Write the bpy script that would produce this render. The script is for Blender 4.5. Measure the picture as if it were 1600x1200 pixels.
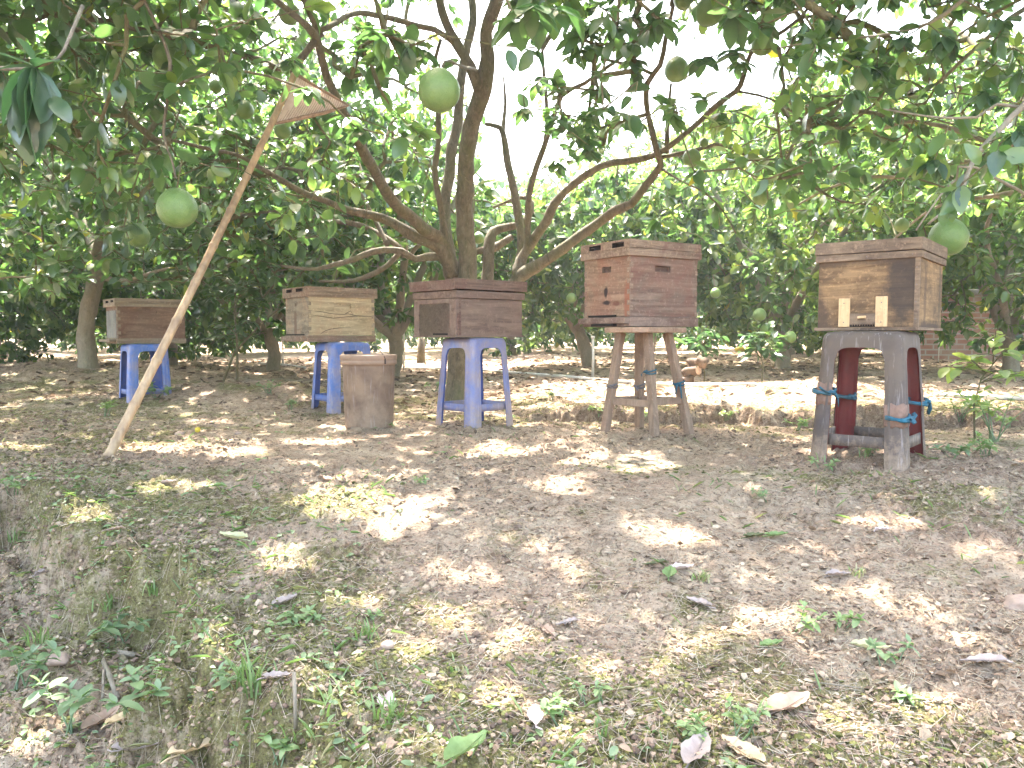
import bpy, bmesh, math, random
import numpy as np
from mathutils import Vector, Matrix, noise as mnoise
R = math.radians
random.seed(7)
rng = np.random.default_rng(11)
for o in list(bpy.data.objects): bpy.data.objects.remove(o)
S = bpy.context.scene
COL = S.collection

# ------------------------------------------------------------ camera / light / exposure
F = 1232.0; PITCH = R(3.485); CZ = 0.48
cd = bpy.data.cameras.new('camera'); cam = bpy.data.objects.new('camera', cd); COL.objects.link(cam)
cam.location = (0, 0, CZ); cam.rotation_euler = (R(90) - PITCH, 0, 0)
cd.sensor_fit = 'HORIZONTAL'; cd.sensor_width = 36; cd.lens = F / 1600 * 36
cd.clip_start = 0.05; cd.clip_end = 400
S.camera = cam
SUN_EL, SUN_AZ = 60.0, -22.0           # azimuth measured from +Y, positive towards +X
SD = np.array([math.sin(R(SUN_AZ)) * math.cos(R(SUN_EL)), math.cos(R(SUN_AZ)) * math.cos(R(SUN_EL)), math.sin(R(SUN_EL))])
W = bpy.data.worlds.new('World'); S.world = W; W.use_nodes = True
nt = W.node_tree; nt.nodes.clear()
wo = nt.nodes.new('ShaderNodeOutputWorld'); bg = nt.nodes.new('ShaderNodeBackground'); sk = nt.nodes.new('ShaderNodeTexSky')
sk.sky_type = 'NISHITA'; sk.sun_disc = False; sk.sun_elevation = R(SUN_EL); sk.sun_rotation = R(SUN_AZ)
sk.air_density = 1.0; sk.dust_density = 4.0; sk.ozone_density = 1.0
bg.inputs['Strength'].default_value = 0.15
tint_ = nt.nodes.new('ShaderNodeMix'); tint_.data_type = 'RGBA'; tint_.blend_type = 'MULTIPLY'; tint_.inputs[0].default_value = 1; tint_.inputs[7].default_value = (1.08, 1.0, .88, 1)   # warm tint over the sky light, in place of white balance
nt.links.new(sk.outputs[0], tint_.inputs[6]); nt.links.new(tint_.outputs[2], bg.inputs[0]); nt.links.new(bg.outputs[0], wo.inputs[0])
sl = bpy.data.lights.new('sun', 'SUN'); sun = bpy.data.objects.new('sun', sl); COL.objects.link(sun)
sl.energy = 2.7; sl.angle = R(0.8); sl.color = (1, 0.95, 0.87)
sun.rotation_euler = Vector(tuple(SD)).to_track_quat('Z', 'Y').to_euler()
S.view_settings.view_transform = 'Standard'; S.view_settings.look = 'None'
S.view_settings.gamma = 1; S.view_settings.use_curve_mapping = False
S.view_settings.exposure = 3.78
S.render.engine = 'CYCLES'
S.cycles.max_bounces = 7; S.cycles.diffuse_bounces = 4; S.cycles.glossy_bounces = 3; S.cycles.transmission_bounces = 4
S.cycles.transparent_max_bounces = 4; S.cycles.caustics_reflective = False; S.cycles.caustics_refractive = False
S.cycles.use_denoising = True
S.cycles.sample_clamp_indirect = 6

# ------------------------------------------------------------ pixel <-> world
CT, ST = math.cos(PITCH), math.sin(PITCH)
def P(px, py, Y):
    """world point at forward distance Y seen at photograph pixel px, py"""
    x = (px - 800) / F; v = -(py - 600) / F
    d = np.array([x, CT + v * ST, -ST + v * CT])
    return np.array([0, 0, CZ]) + d * (Y / d[1])
def proj(p):
    q = np.asarray(p, float) - np.array([0, 0, CZ])
    fw = q[..., 1] * CT - q[..., 2] * ST; up = q[..., 1] * ST + q[..., 2] * CT
    fw = np.where(fw < 0.05, 0.05, fw)
    return 800 + F * q[..., 0] / fw, 600 - F * up / fw

# ------------------------------------------------------------ noise
def _h(ix, iy, s):
    n = (ix.astype(np.int64) * 374761393 + iy.astype(np.int64) * 668265263 + s * 974711) & 0xffffffff
    n = ((n ^ (n >> 13)) * 1274126177) & 0xffffffff
    n = (n ^ (n >> 16)) & 0xffffff
    return n / float(0xffffff)
def vn(x, y, s=0):
    ix = np.floor(x); iy = np.floor(y); fx = x - ix; fy = y - iy
    fx = fx * fx * (3 - 2 * fx); fy = fy * fy * (3 - 2 * fy)
    a = _h(ix, iy, s); b = _h(ix + 1, iy, s); c = _h(ix, iy + 1, s); d = _h(ix + 1, iy + 1, s)
    return (a * (1 - fx) + b * fx) * (1 - fy) + (c * (1 - fx) + d * fx) * fy
def fbm(x, y, s=0, o=4):
    t = 0; a = 0.5; n = 0
    for i in range(o):
        t = t + a * vn(x, y, s + i * 17); n += a; a *= 0.5; x = x * 2.03 + 3.1; y = y * 2.03 + 1.7
    return t / n
def ss(t):
    t = np.clip(t, 0, 1); return t * t * (3 - 2 * t)

# ------------------------------------------------------------ terrain
EX = [-6, -3, -1.9, -1.42, -.95, -.64, -.43, -.2, .1, .6, 3, 8]
EY = [4.3, 3.5, 2.9, 2.42, 1.9, 1.52, 1.34, 1.2, 1.08, .85, .5, .3]
def ground(x, y):
    x = np.asarray(x, float); y = np.asarray(y, float)
    wx = x + (fbm(x * 2.3, y * 2.3, 5) - .5) * .5; wy = y + (fbm(x * 2.3, y * 2.3, 9) - .5) * .35
    z = -.12 * ss((2.5 - y) / 1.5)
    e = np.interp(wx, EX, EY)
    wy = wy + (fbm(x * 9, y * 9, 7, 4) - .5) * .22
    z = z - .18 * ss((e - wy) / .19) * (1 - .55 * ss((x + .1) / .9)) - .04 * ss((e - .3 - wy) / .3)
    z = z + .10 * ss((-1.05 - x) / .3) * ss((1.25 - y + .25 * (x + 1)) / .2)      # far side of the ditch, bottom left
    yb = 4.62 - .12 * (x - 1) + (fbm(x * 1.6, x * 0 + 3, 21) - .5) * .4 + (fbm(x * 9, y * 6, 22, 4) - .5) * .3
    rt = ss((x + .15) / .5)
    z = z + (.032 + .04 * vn(x * 4, y * 4, 23)) * ss((y - yb) / .10) * rt
    z = z - .05 * ss((y - yb + .32) / .2) * (1 - ss((y - yb) / .03)) * rt
    z = z + .15 * np.exp(-((x + 1.95) / .95) ** 2 - ((y - 5.75) / .5) ** 2)
    z = z + .20 * np.exp(-((x + 4.3) / 1.7) ** 2 - ((y - 7.6) / 1.0) ** 2)
    z = z + .12 * np.exp(-((x - 2.1) / .6) ** 2 - ((y - 5.6) / .35) ** 2)
    z = z + .042 * np.exp(-((x - 1.45) / .5) ** 2 - ((y - 2.85) / .42) ** 2)
    z = z + .06 * ss((y - 6.5) / 3) + .10 * ss((y - 9) / 3) * fbm(x * .7, y * .7, 31)
    z = z + (fbm(x * 1.3, y * 1.3, 1) - .5) * .05
    near = ss((9 - y) / 5)
    bk = rt * np.exp(-((y - yb - .02) / .13) ** 2)
    z = z + bk * ((fbm(x * 24, y * 24, 24, 4) - .5) * .07 + (vn(x * 11, y * 11, 25) - .5) * .04)
    dm = ss((fbm(x * 2.2, y * 2.2, 40) - .45) * 6)
    z = z + (fbm(x * 7, y * 7, 2, 4) - .5) * (.022 + .016 * dm)
    ed = ss((e + .25 - wy) / .3)
    cl = fbm(x * 26, y * 26, 3, 4)
    z = z + near * (cl - .5) * (.012 + .020 * dm + .030 * ed) + near * (fbm(x * 14, y * 14, 13, 3) - .5) * .05 * ed
    c2 = np.abs(fbm(x * 13, y * 13, 8, 4) - .5) * 2
    z = z - near * (1 - ss(c2 * 5)) * (.004 + .010 * ed + .006 * dm)
    z = z + near * (fbm(x * 75, y * 75, 4, 3) - .5) * (.010 + .010 * dm + .014 * ed)
    return z
def gz(x, y): return float(ground(np.array([x]), np.array([y]))[0])
def G(px, py):
    x = (px - 800) / F; v = -(py - 600) / F
    d = np.array([x, CT + v * ST, -ST + v * CT]); d /= d[1]
    ys = np.concatenate([np.linspace(.5, 12, 1600), np.linspace(12, 60, 800)])
    pts = np.array([0, 0, CZ]) + ys[:, None] * d
    g = ground(pts[:, 0], pts[:, 1]); k = np.argmax(pts[:, 2] < g)
    if not (pts[:, 2] < g).any(): k = len(ys) - 1
    p = pts[k]; return np.array([p[0], p[1], g[k]])

# ------------------------------------------------------------ materials
MATS = {}
def nodes(name):
    m = bpy.data.materials.new(name); m.use_nodes = True; t = m.node_tree; t.nodes.clear()
    out = t.nodes.new('ShaderNodeOutputMaterial'); b = t.nodes.new('ShaderNodeBsdfPrincipled')
    t.links.new(b.outputs[0], out.inputs[0]); MATS[name] = m
    return m, t, b, out
def N(t, kind, **kw):
    n = t.nodes.new(kind)
    for k, v in kw.items():
        if k in n.inputs.keys(): n.inputs[k].default_value = v
        else: setattr(n, k, v)
    return n
def L(t, a, b): t.links.new(a, b)
def ramp(t, fac, stops, interp='LINEAR'):
    r = t.nodes.new('ShaderNodeValToRGB'); r.color_ramp.interpolation = interp
    e = r.color_ramp.elements
    while len(e) < len(stops): e.new(.5)
    for i, (p, c) in enumerate(stops):
        e[i].position = p; e[i].color = (c[0], c[1], c[2], 1) if hasattr(c, '__len__') else (c, c, c, 1)
    L(t, fac, r.inputs[0]); return r.outputs[0]
def noise(t, vec, scale, detail=4, rough=.55, dist=0):
    n = N(t, 'ShaderNodeTexNoise'); n.inputs['Scale'].default_value = scale; n.inputs['Detail'].default_value = detail
    n.inputs['Roughness'].default_value = rough; n.inputs['Distortion'].default_value = dist
    if vec is not None: L(t, vec, n.inputs['Vector'])
    return n.outputs[0]
def mixc(t, fac, a, b, mode='MIX'):
    m = t.nodes.new('ShaderNodeMix'); m.data_type = 'RGBA'; m.blend_type = mode
    for s, v in ((m.inputs[0], fac), (m.inputs[6], a), (m.inputs[7], b)):
        if hasattr(v, 'is_linked') or isinstance(v, bpy.types.NodeSocket): L(t, v, s)
        elif hasattr(v, '__len__'): s.default_value = (v[0], v[1], v[2], 1)
        else: s.default_value = v
    return m.outputs[2]
def mapped(t, scale, kind='Object', rot=(0, 0, 0), loc=(0, 0, 0)):
    tc = N(t, 'ShaderNodeTexCoord'); mp = N(t, 'ShaderNodeMapping')
    mp.inputs['Scale'].default_value = scale; mp.inputs['Rotation'].default_value = rot; mp.inputs['Location'].default_value = loc
    L(t, tc.outputs[kind], mp.inputs['Vector']); return mp.outputs[0]
def bump(t, b, h, strength=.4, dist=.01):
    n = N(t, 'ShaderNodeBump'); n.inputs['Strength'].default_value = strength; n.inputs['Distance'].default_value = dist
    L(t, h, n.inputs['Height']); L(t, n.outputs[0], b.inputs['Normal']); return n
def attr(t, name):
    a = N(t, 'ShaderNodeAttribute'); a.attribute_name = name; return a.outputs['Fac']

def wood(name, c1, c2, stain=(.05, .035, .03), amount=.35, gs=(2.5, 40, 40), seed=0., rough=.8, patch=None):
    m, t, b, o = nodes(name)
    v = mapped(t, gs, loc=(seed, seed * .7, seed * 1.3))
    g = noise(t, v, 1.0, 8, .65, 1.2)
    col = ramp(t, g, [(.3, c1), (.7, c2)])
    v2 = mapped(t, (1, 1, 1), loc=(seed * 3.1, seed, 0))
    n2 = noise(t, v2, 6.5, 6, .6, .6)
    s = ramp(t, n2, [(.66 - amount * .55, (0, 0, 0)), (.82 - amount * .3, (1, 1, 1))])
    mm = N(t, 'ShaderNodeMath', operation='MULTIPLY'); L(t, s, mm.inputs[0]); mm.inputs[1].default_value = .75
    col = mixc(t, mm.outputs[0], col, stain)
    n3 = noise(t, v2, 60, 5, .7)
    col = mixc(t, ramp(t, n3, [(.54, 0), (.68, .6)]), col, (c2[0] * 1.2, c2[1] * 1.15, c2[2] * 1.15))
    n4 = noise(t, v2, 150, 3, .6)
    col = mixc(t, ramp(t, n4, [(.62, 0), (.68, .5)]), col, (stain[0] * 1.4, stain[1] * 1.3, stain[2] * 1.2))
    if patch:                                      # a scorched / damp patch with its own outline
        for (cx, cy, cz, rx, ry, rz, pc, pa) in patch:
            tc = N(t, 'ShaderNodeTexCoord'); mp = N(t, 'ShaderNodeMapping', vector_type='TEXTURE')
            mp.inputs['Location'].default_value = (cx, cy, cz); mp.inputs['Scale'].default_value = (rx, ry, rz)
            L(t, tc.outputs['Object'], mp.inputs['Vector'])
            ln = N(t, 'ShaderNodeVectorMath', operation='LENGTH'); L(t, mp.outputs[0], ln.inputs[0])
            ad = N(t, 'ShaderNodeMath', operation='MULTIPLY_ADD'); L(t, noise(t, v2, 14, 5, .7), ad.inputs[0]); ad.inputs[1].default_value = 1.6
            L(t, ln.outputs['Value'], ad.inputs[2])
            f = ramp(t, ad.outputs[0], [(.0, pa), (.75, pa * .9), (1.0, 0)])
            sc = N(t, 'ShaderNodeMath', operation='MULTIPLY_ADD'); L(t, ad.outputs[0], sc.inputs[0]); sc.inputs[1].default_value = .55; sc.inputs[2].default_value = 0
            f = ramp(t, sc.outputs[0], [(.75, pa), (1.0, 0)])
            col = mixc(t, f, col, pc)
    L(t, col, b.inputs['Base Color']); b.inputs['Roughness'].default_value = rough
    b.inputs['Specular IOR Level'].default_value = .25
    bump(t, b, g, .5, .004)
    return m
def simple(name, c, rough=.6, nscale=30, var=.25, bmp=.2, dirt=None, damt=.4, spec=.4, dscale=7, mud=0):
    m, t, b, o = nodes(name)
    v = mapped(t, (1, 1, 1)); n = noise(t, v, nscale, 6, .6)
    lo = tuple(x * (1 - var) for x in c); hi = tuple(min(1, x * (1 + var)) for x in c)
    col = ramp(t, n, [(.3, lo), (.7, hi)])
    if dirt:
        d = noise(t, v, dscale, 7, .68, .4)
        col = mixc(t, ramp(t, d, [(.6 - damt * .4, 0), (.78 - damt * .25, min(1, .6 + damt * .4))]), col, dirt)
    if mud:                                        # soil splashed on the lowest centimetres
        sp = N(t, 'ShaderNodeSeparateXYZ'); L(t, v, sp.inputs[0]); ma = N(t, 'ShaderNodeMath', operation='MULTIPLY_ADD'); L(t, noise(t, v, 40, 6, .75), ma.inputs[0]); ma.inputs[1].default_value = -.35; L(t, sp.outputs[2], ma.inputs[2])
        mb = N(t, 'ShaderNodeMath', operation='MULTIPLY_ADD'); L(t, ma.outputs[0], mb.inputs[0]); mb.inputs[1].default_value = 3; mb.inputs[2].default_value = .6
        col = mixc(t, ramp(t, mb.outputs[0], [(.0, mud), (.45, 0)]), col, (.36, .26, .18))
        col = mixc(t, ramp(t, noise(t, mapped(t, (90, 90, 6)), 1, 4, .6), [(.58, 0), (.72, .35)]), col, (.5, .45, .45))
    L(t, col, b.inputs['Base Color']); b.inputs['Roughness'].default_value = rough; b.inputs['Specular IOR Level'].default_value = spec
    if bmp: bump(t, b, n, bmp, .003)
    return m
def leafmat(name, cols, tcols, rough=.30, trans=.36):
    m, t, b, o = nodes(name)
    a = attr(t, 'tint')
    col = ramp(t, a, list(zip((0, .35, .7, .93, 1), cols)))
    tc = ramp(t, a, list(zip((0, .35, .7, .93, 1), tcols)))
    v = mapped(t, (1, 1, 1)); n = noise(t, v, 55, 3, .6)
    col = mixc(t, ramp(t, n, [(.35, 0), (.75, .45)]), col, (.10, .15, .06))
    L(t, col, b.inputs['Base Color']); b.inputs['Roughness'].default_value = rough; b.inputs['Specular IOR Level'].default_value = .9
    tr = N(t, 'ShaderNodeBsdfTranslucent'); L(t, tc, tr.inputs[0])
    mx = N(t, 'ShaderNodeMixShader'); mx.inputs[0].default_value = trans
    L(t, b.outputs[0], mx.inputs[1]); L(t, tr.outputs[0], mx.inputs[2]); L(t, mx.outputs[0], o.inputs[0])
    return m
leafmat('leaf_near', [(.026, .060, .028), (.040, .088, .032), (.062, .125, .036), (.14, .20, .04), (.42, .36, .03)],
        [(.09, .22, .06), (.15, .32, .07), (.24, .45, .08), (.42, .58, .08), (.75, .65, .04)])
leafmat('leaf_far', [(.035, .070, .026), (.050, .100, .034), (.075, .140, .040), (.15, .21, .05), (.36, .34, .05)],
        [(.07, .16, .04), (.12, .26, .06), (.20, .38, .08), (.36, .50, .09), (.75, .65, .06)], rough=.27)
leafmat('leaf_weed', [(.16, .23, .12), (.20, .28, .12), (.24, .32, .11), (.30, .38, .09), (.38, .40, .10)],
        [(.2, .35, .08), (.26, .45, .1), (.34, .55, .12), (.5, .65, .12), (.6, .6, .15)], rough=.5, trans=.35)
leafmat('grass_blade', [(.10, .16, .04), (.13, .20, .05), (.17, .24, .07), (.30, .30, .12), (.42, .36, .2)],
        [(.2, .35, .08), (.26, .45, .1), (.34, .55, .12), (.5, .5, .2), (.6, .5, .3)], rough=.5, trans=.3)

def barkmat(name, a, b_, moss=(.12, .13, .06), mossamt=.5):
    m, t, b, o = nodes(name)
    v = mapped(t, (1, 1, .45)); n = noise(t, v, 34, 8, .7, .8); n2 = noise(t, v, 7, 5, .6)
    col = ramp(t, n, [(.25, a), (.75, b_)])
    col = mixc(t, ramp(t, n2, [(.45, 0), (.7, mossamt)]), col, moss)
    n3 = noise(t, v, 110, 4, .7)
    col = mixc(t, ramp(t, n3, [(.6, 0), (.7, .6)]), col, (.36, .33, .27))
    L(t, col, b.inputs['Base Color']); b.inputs['Roughness'].default_value = .85; b.inputs['Specular IOR Level'].default_value = .2
    bump(t, b, n, 1.0, .012)
    return m
barkmat('bark', (.062, .050, .036), (.24, .20, .145), mossamt=.6)
barkmat('bark_pale', (.20, .165, .12), (.36, .31, .24), mossamt=.3)
barkmat('twig_bark', (.10, .085, .05), (.22, .19, .11), moss=(.10, .14, .04), mossamt=.6)

def fruitmat():
    m, t, b, o = nodes('pomelo_skin')
    v = mapped(t, (1, 1, 1)); n = noise(t, v, 16, 4, .6)
    col = ramp(t, n, [(.3, (.095, .19, .045)), (.7, (.18, .28, .08))])
    oi = N(t, 'ShaderNodeObjectInfo')
    col = mixc(t, ramp(t, oi.outputs['Random'], [(0, 0), (1, .45)]), col, (.15, .22, .08))
    vo = N(t, 'ShaderNodeTexVoronoi'); vo.inputs['Scale'].default_value = 230; L(t, v, vo.inputs['Vector'])
    col = mixc(t, ramp(t, vo.outputs['Distance'], [(.0, .8), (.4, 0)]), col, (.09, .15, .05))
    col = mixc(t, ramp(t, noise(t, v, 45, 6, .7), [(.6, 0), (.68, .5)]), col, (.20, .19, .08))
    L(t, col, b.inputs['Base Color']); b.inputs['Roughness'].default_value = .4
    bump(t, b, vo.outputs['Distance'], .5, .003)
fruitmat()

def groundmat():
    m, t, b, o = nodes('orchard_soil')
    tc = N(t, 'ShaderNodeTexCoord'); v = tc.outputs['Object']
    n1 = noise(t, v, 1.1, 6, .6, .3); n2 = noise(t, v, 7, 8, .65, .4); n3 = noise(t, v, 42, 7, .7, .3); n4 = noise(t, v, 190, 5, .7)
    soil = ramp(t, n2, [(.30, (.31, .215, .145)), (.48, (.50, .37, .26)), (.68, (.64, .515, .375))])
    pink = ramp(t, n3, [(.3, (.28, .175, .12)), (.7, (.54, .37, .265))])
    col = mixc(t, ramp(t, n1, [(.42, 0), (.6, .8)]), soil, pink)
    # litter speckle
    col = mixc(t, ramp(t, n4, [(.55, 0), (.68, .7)]), col, (.50, .42, .31))
    col = mixc(t, ramp(t, n4, [(.30, .75), (.43, 0)]), col, (.12, .085, .06))
    vs = mapped(t, (30, 150, 60), rot=(0, 0, .6)); s1 = noise(t, vs, 1, 3, .5, 1.5)
    col = mixc(t, ramp(t, s1, [(.62, 0), (.68, .6)]), col, (.48, .42, .32))
    # moss
    ma = attr(t, 'moss')
    mo = ramp(t, n4, [(.3, (.085, .085, .025)), (.52, (.17, .17, .05)), (.75, (.29, .28, .09))])
    ad = N(t, 'ShaderNodeMath', operation='ADD'); L(t, ma, ad.inputs[0])
    mu = N(t, 'ShaderNodeMath', operation='MULTIPLY_ADD'); L(t, n3, mu.inputs[0]); mu.inputs[1].default_value = .9; mu.inputs[2].default_value = -.45
    L(t, mu.outputs[0], ad.inputs[1])
    col = mixc(t, ramp(t, ad.outputs[0], [(.42, 0), (.60, .85)]), col, mo)
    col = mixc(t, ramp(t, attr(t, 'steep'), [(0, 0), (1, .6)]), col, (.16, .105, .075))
    # cracks
    vo = N(t, 'ShaderNodeTexVoronoi', feature='DISTANCE_TO_EDGE'); vo.inputs['Scale'].default_value = 9
    wn = N(t, 'ShaderNodeVectorMath', operation='ADD'); L(t, v, wn.inputs[0]); nn = N(t, 'ShaderNodeTexNoise'); nn.inputs['Scale'].default_value = 9; nn.inputs['Detail'].default_value = 4
    L(t, v, nn.inputs['Vector']); sc = N(t, 'ShaderNodeVectorMath', operation='SCALE'); L(t, nn.outputs['Color'], sc.inputs[0]); sc.inputs['Scale'].default_value = .25
    L(t, sc.outputs[0], wn.inputs[1]); L(t, wn.outputs[0], vo.inputs['Vector'])
    cr = ramp(t, vo.outputs['Distance'], [(.0, 1), (.03, 0)])
    cm = N(t, 'ShaderNodeMath', operation='MULTIPLY'); L(t, cr, cm.inputs[0]); L(t, ramp(t, n1, [(.45, 0), (.55, .55)]), cm.inputs[1])
    col = mixc(t, cm.outputs[0], col, (.10, .07, .05))
    n6 = noise(t, v, 23, 6, .7, .5); col = mixc(t, ramp(t, n6, [(.36, .6), (.5, 0)]), col, (.17, .12, .08)); col = mixc(t, ramp(t, n6, [(.52, 0), (.68, .5)]), col, (.62, .50, .37)); n5 = noise(t, v, 95, 5, .75)
    col = mixc(t, ramp(t, n5, [(.36, .8), (.47, 0)]), col, (.085, .06, .042))
    col = mixc(t, ramp(t, n5, [(.56, 0), (.66, .55)]), col, (.54, .45, .35))
    L(t, col, b.inputs['Base Color']); b.inputs['Roughness'].default_value = .95; b.inputs['Specular IOR Level'].default_value = .12
    h = N(t, 'ShaderNodeMath', operation='MULTIPLY_ADD'); L(t, n4, h.inputs[0]); h.inputs[1].default_value = .5; L(t, n3, h.inputs[2])
    bump(t, b, h.outputs[0], 1.0, .022)
groundmat()

def dryleaf(name, c1, c2, trans=.15):
    m, t, b, o = nodes(name); v = mapped(t, (1, 1, 1)); n = noise(t, v, 40, 5, .6); col = ramp(t, n, [(.3, c1), (.7, c2)])
    L(t, col, b.inputs['Base Color']); b.inputs['Roughness'].default_value = .6; tr = N(t, 'ShaderNodeBsdfTranslucent'); L(t, col, tr.inputs[0]); mx = N(t, 'ShaderNodeMixShader'); mx.inputs[0].default_value = trans
    L(t, b.outputs[0], mx.inputs[1]); L(t, tr.outputs[0], mx.inputs[2]); L(t, mx.outputs[0], o.inputs[0]); bump(t, b, n, .3, .003)

def tinted(name, stops, rough=.9, trans=0., wobble=.5):
    m, t, b, o = nodes(name); a = attr(t, 'tint'); col = ramp(t, a, list(zip(np.linspace(0, 1, len(stops)), stops))); v = mapped(t, (1, 1, 1))
    col = mixc(t, ramp(t, noise(t, v, 160, 4, .7), [(.35, wobble), (.55, 0)]), col, tuple(c * .4 for c in stops[len(stops) // 2]))
    L(t, col, b.inputs['Base Color']); b.inputs['Roughness'].default_value = rough; b.inputs['Specular IOR Level'].default_value = .15
    if trans:
        tr = N(t, 'ShaderNodeBsdfTranslucent'); L(t, col, tr.inputs[0]); mx = N(t, 'ShaderNodeMixShader'); mx.inputs[0].default_value = trans
        L(t, b.outputs[0], mx.inputs[1]); L(t, tr.outputs[0], mx.inputs[2]); L(t, mx.outputs[0], o.inputs[0])
# ------------------------------------------------------------ mesh builder
class MB:
    def __init__(s): s.v = []; s.f = []; s.m = []; s.mi = 0; s.smooth = []; s.sm = False
    def add(s, vs, fs):
        o = len(s.v); s.v += [tuple(map(float, v)) for v in vs]
        for f in fs: s.f.append(tuple(i + o for i in f)); s.m.append(s.mi); s.smooth.append(s.sm)
    def box(s, x0, x1, y0, y1, z0, z1, j=0.):
        v = [(x, y, z) for x in (x0, x1) for y in (y0, y1) for z in (z0, z1)]
        if j: v = [tuple(c + random.uniform(-j, j) for c in p) for p in v]
        s.add(v, [(0, 1, 3, 2), (4, 6, 7, 5), (0, 4, 5, 1), (2, 3, 7, 6), (0, 2, 6, 4), (1, 5, 7, 3)])
    def obox(s, c, ux, uy, uz):
        c, ux, uy, uz = map(lambda a: np.asarray(a, float), (c, ux, uy, uz))
        v = [c + a * ux + b * uy + d * uz for a in (-1, 1) for b in (-1, 1) for d in (-1, 1)]
        s.add(v, [(0, 1, 3, 2), (4, 6, 7, 5), (0, 4, 5, 1), (2, 3, 7, 6), (0, 2, 6, 4), (1, 5, 7, 3)])
    def beam(s, a, b, w, h, up=(0, 0, 1), w2=None, h2=None):
        a = np.asarray(a, float); b = np.asarray(b, float); d = b - a; d /= np.linalg.norm(d)
        u = np.cross(d, up); u /= np.linalg.norm(u); n = np.cross(u, d)
        w2 = w2 or w; h2 = h2 or h; v = []
        for p, ww, hh in ((a, w, h), (b, w2, h2)):
            for sx, sy in ((-1, -1), (1, -1), (1, 1), (-1, 1)): v.append(p + u * sx * ww / 2 + n * sy * hh / 2)
        s.add(v, [(0, 1, 2, 3), (7, 6, 5, 4), (0, 4, 5, 1), (1, 5, 6, 2), (2, 6, 7, 3), (3, 7, 4, 0)])
    def tube(s, pts, rad, n=8, bumpy=0., cap=True, flat=1.):
        pts = [np.asarray(p, float) for p in pts]; k = len(pts)
        if not hasattr(rad, '__len__'): rad = [rad] * k
        vs = []; u = None
        for i in range(k):
            d = pts[min(i + 1, k - 1)] - pts[max(i - 1, 0)]; d /= (np.linalg.norm(d) + 1e-9)
            if u is None:
                u = np.cross(d, (0, 0, 1) if abs(d[2]) < .9 else (1, 0, 0))
            u = u - d * np.dot(u, d); u /= np.linalg.norm(u); w = np.cross(d, u)
            for q in range(n):
                a = 2 * math.pi * q / n; r = rad[i]
                if bumpy: r *= 1 + bumpy * mnoise.noise(Vector(pts[i] * 9) + Vector((math.cos(a) * .8, math.sin(a) * .8, 0)))
                vs.append(pts[i] + (u * math.cos(a) + w * math.sin(a) * flat) * r)
        fs = [(i * n + q, i * n + (q + 1) % n, (i + 1) * n + (q + 1) % n, (i + 1) * n + q) for i in range(k - 1) for q in range(n)]
        if cap: fs += [tuple(range(n))[::-1], tuple((k - 1) * n + q for q in range(n))]
        o = s.sm; s.sm = True; s.add(vs, fs); s.sm = o
    def lathe(s, prof, n=40, c=(0, 0, 0), wob=0.):
        vs = []
        for i, (r, z) in enumerate(prof):
            for q in range(n):
                a = 2 * math.pi * q / n; rr = r * (1 + wob * math.sin(2 * a + .5))
                vs.append((c[0] + rr * math.cos(a), c[1] + rr * math.sin(a), c[2] + z))
        fs = [(i * n + q, i * n + (q + 1) % n, (i + 1) * n + (q + 1) % n, (i + 1) * n + q) for i in range(len(prof) - 1) for q in range(n)]
        o = s.sm; s.sm = True; s.add(vs, fs); s.sm = o
    def holed(s, o, u, v, W, H, holes, nrm, depth, hole_mi=None):
        """rectangular panel with rectangular recesses; holes=(u0,u1,v0,v1)"""
        o, u, v, nrm = map(lambda a: np.asarray(a, float), (o, u, v, nrm))
        q = lambda a, b, d=0: o + u * a + v * b - nrm * d
        xs = 0.
        for (a0, a1, b0, b1) in sorted(holes):
            s.add([q(xs, 0), q(a0, 0), q(a0, H), q(xs, H)], [(0, 1, 2, 3)])
            s.add([q(a0, 0), q(a1, 0), q(a1, b0), q(a0, b0)], [(0, 1, 2, 3)])
            s.add([q(a0, b1), q(a1, b1), q(a1, H), q(a0, H)], [(0, 1, 2, 3)])
            k = s.mi
            if hole_mi is not None: s.mi = hole_mi
            c = [(a0, b0), (a1, b0), (a1, b1), (a0, b1)]
            for i in range(4):
                p, r = c[i], c[(i + 1) % 4]
                s.add([q(*p), q(*r), q(*r, depth), q(*p, depth)], [(0, 1, 2, 3)])
            s.add([q(*p, depth) for p in c], [(0, 1, 2, 3)])
            s.mi = k; xs = a1
        s.add([q(xs, 0), q(W, 0), q(W, H), q(xs, H)], [(0, 1, 2, 3)])
    def build(s, name, mats, parent=None, bev=0., sub=0, weld=False):
        me = bpy.data.meshes.new(name); me.from_pydata(s.v, [], s.f)
        mats = mats if isinstance(mats, (list, tuple)) else [mats]
        for m in mats: me.materials.append(MATS[m])
        me.polygons.foreach_set('material_index', s.m); me.polygons.foreach_set('use_smooth', s.smooth)
        me.update()
        if weld:
            bm = bmesh.new(); bm.from_mesh(me); bmesh.ops.remove_doubles(bm, verts=bm.verts, dist=1e-5)
            bmesh.ops.recalc_face_normals(bm, faces=bm.faces); bm.to_mesh(me); bm.free()
        o = bpy.data.objects.new(name, me); COL.objects.link(o)
        if parent: o.parent = parent
        if bev:
            md = o.modifiers.new('bevel', 'BEVEL'); md.width = bev; md.segments = 2; md.limit_method = 'ANGLE'; md.angle_limit = R(40)
        return o
def tag(o, label=None, cat=None, group=None, kind=None):
    if label: o['label'] = label
    if cat: o['category'] = cat
    if group: o['group'] = group
    if kind: o['kind'] = kind
    return o
def empty(name, loc=(0, 0, 0), rz=0, label=None, cat=None, group=None):
    o = bpy.data.objects.new(name, None); COL.objects.link(o); o.empty_display_size = .1
    o.location = tuple(map(float, loc)); o.rotation_euler = (0, 0, rz); return tag(o, label, cat, group)
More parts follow.
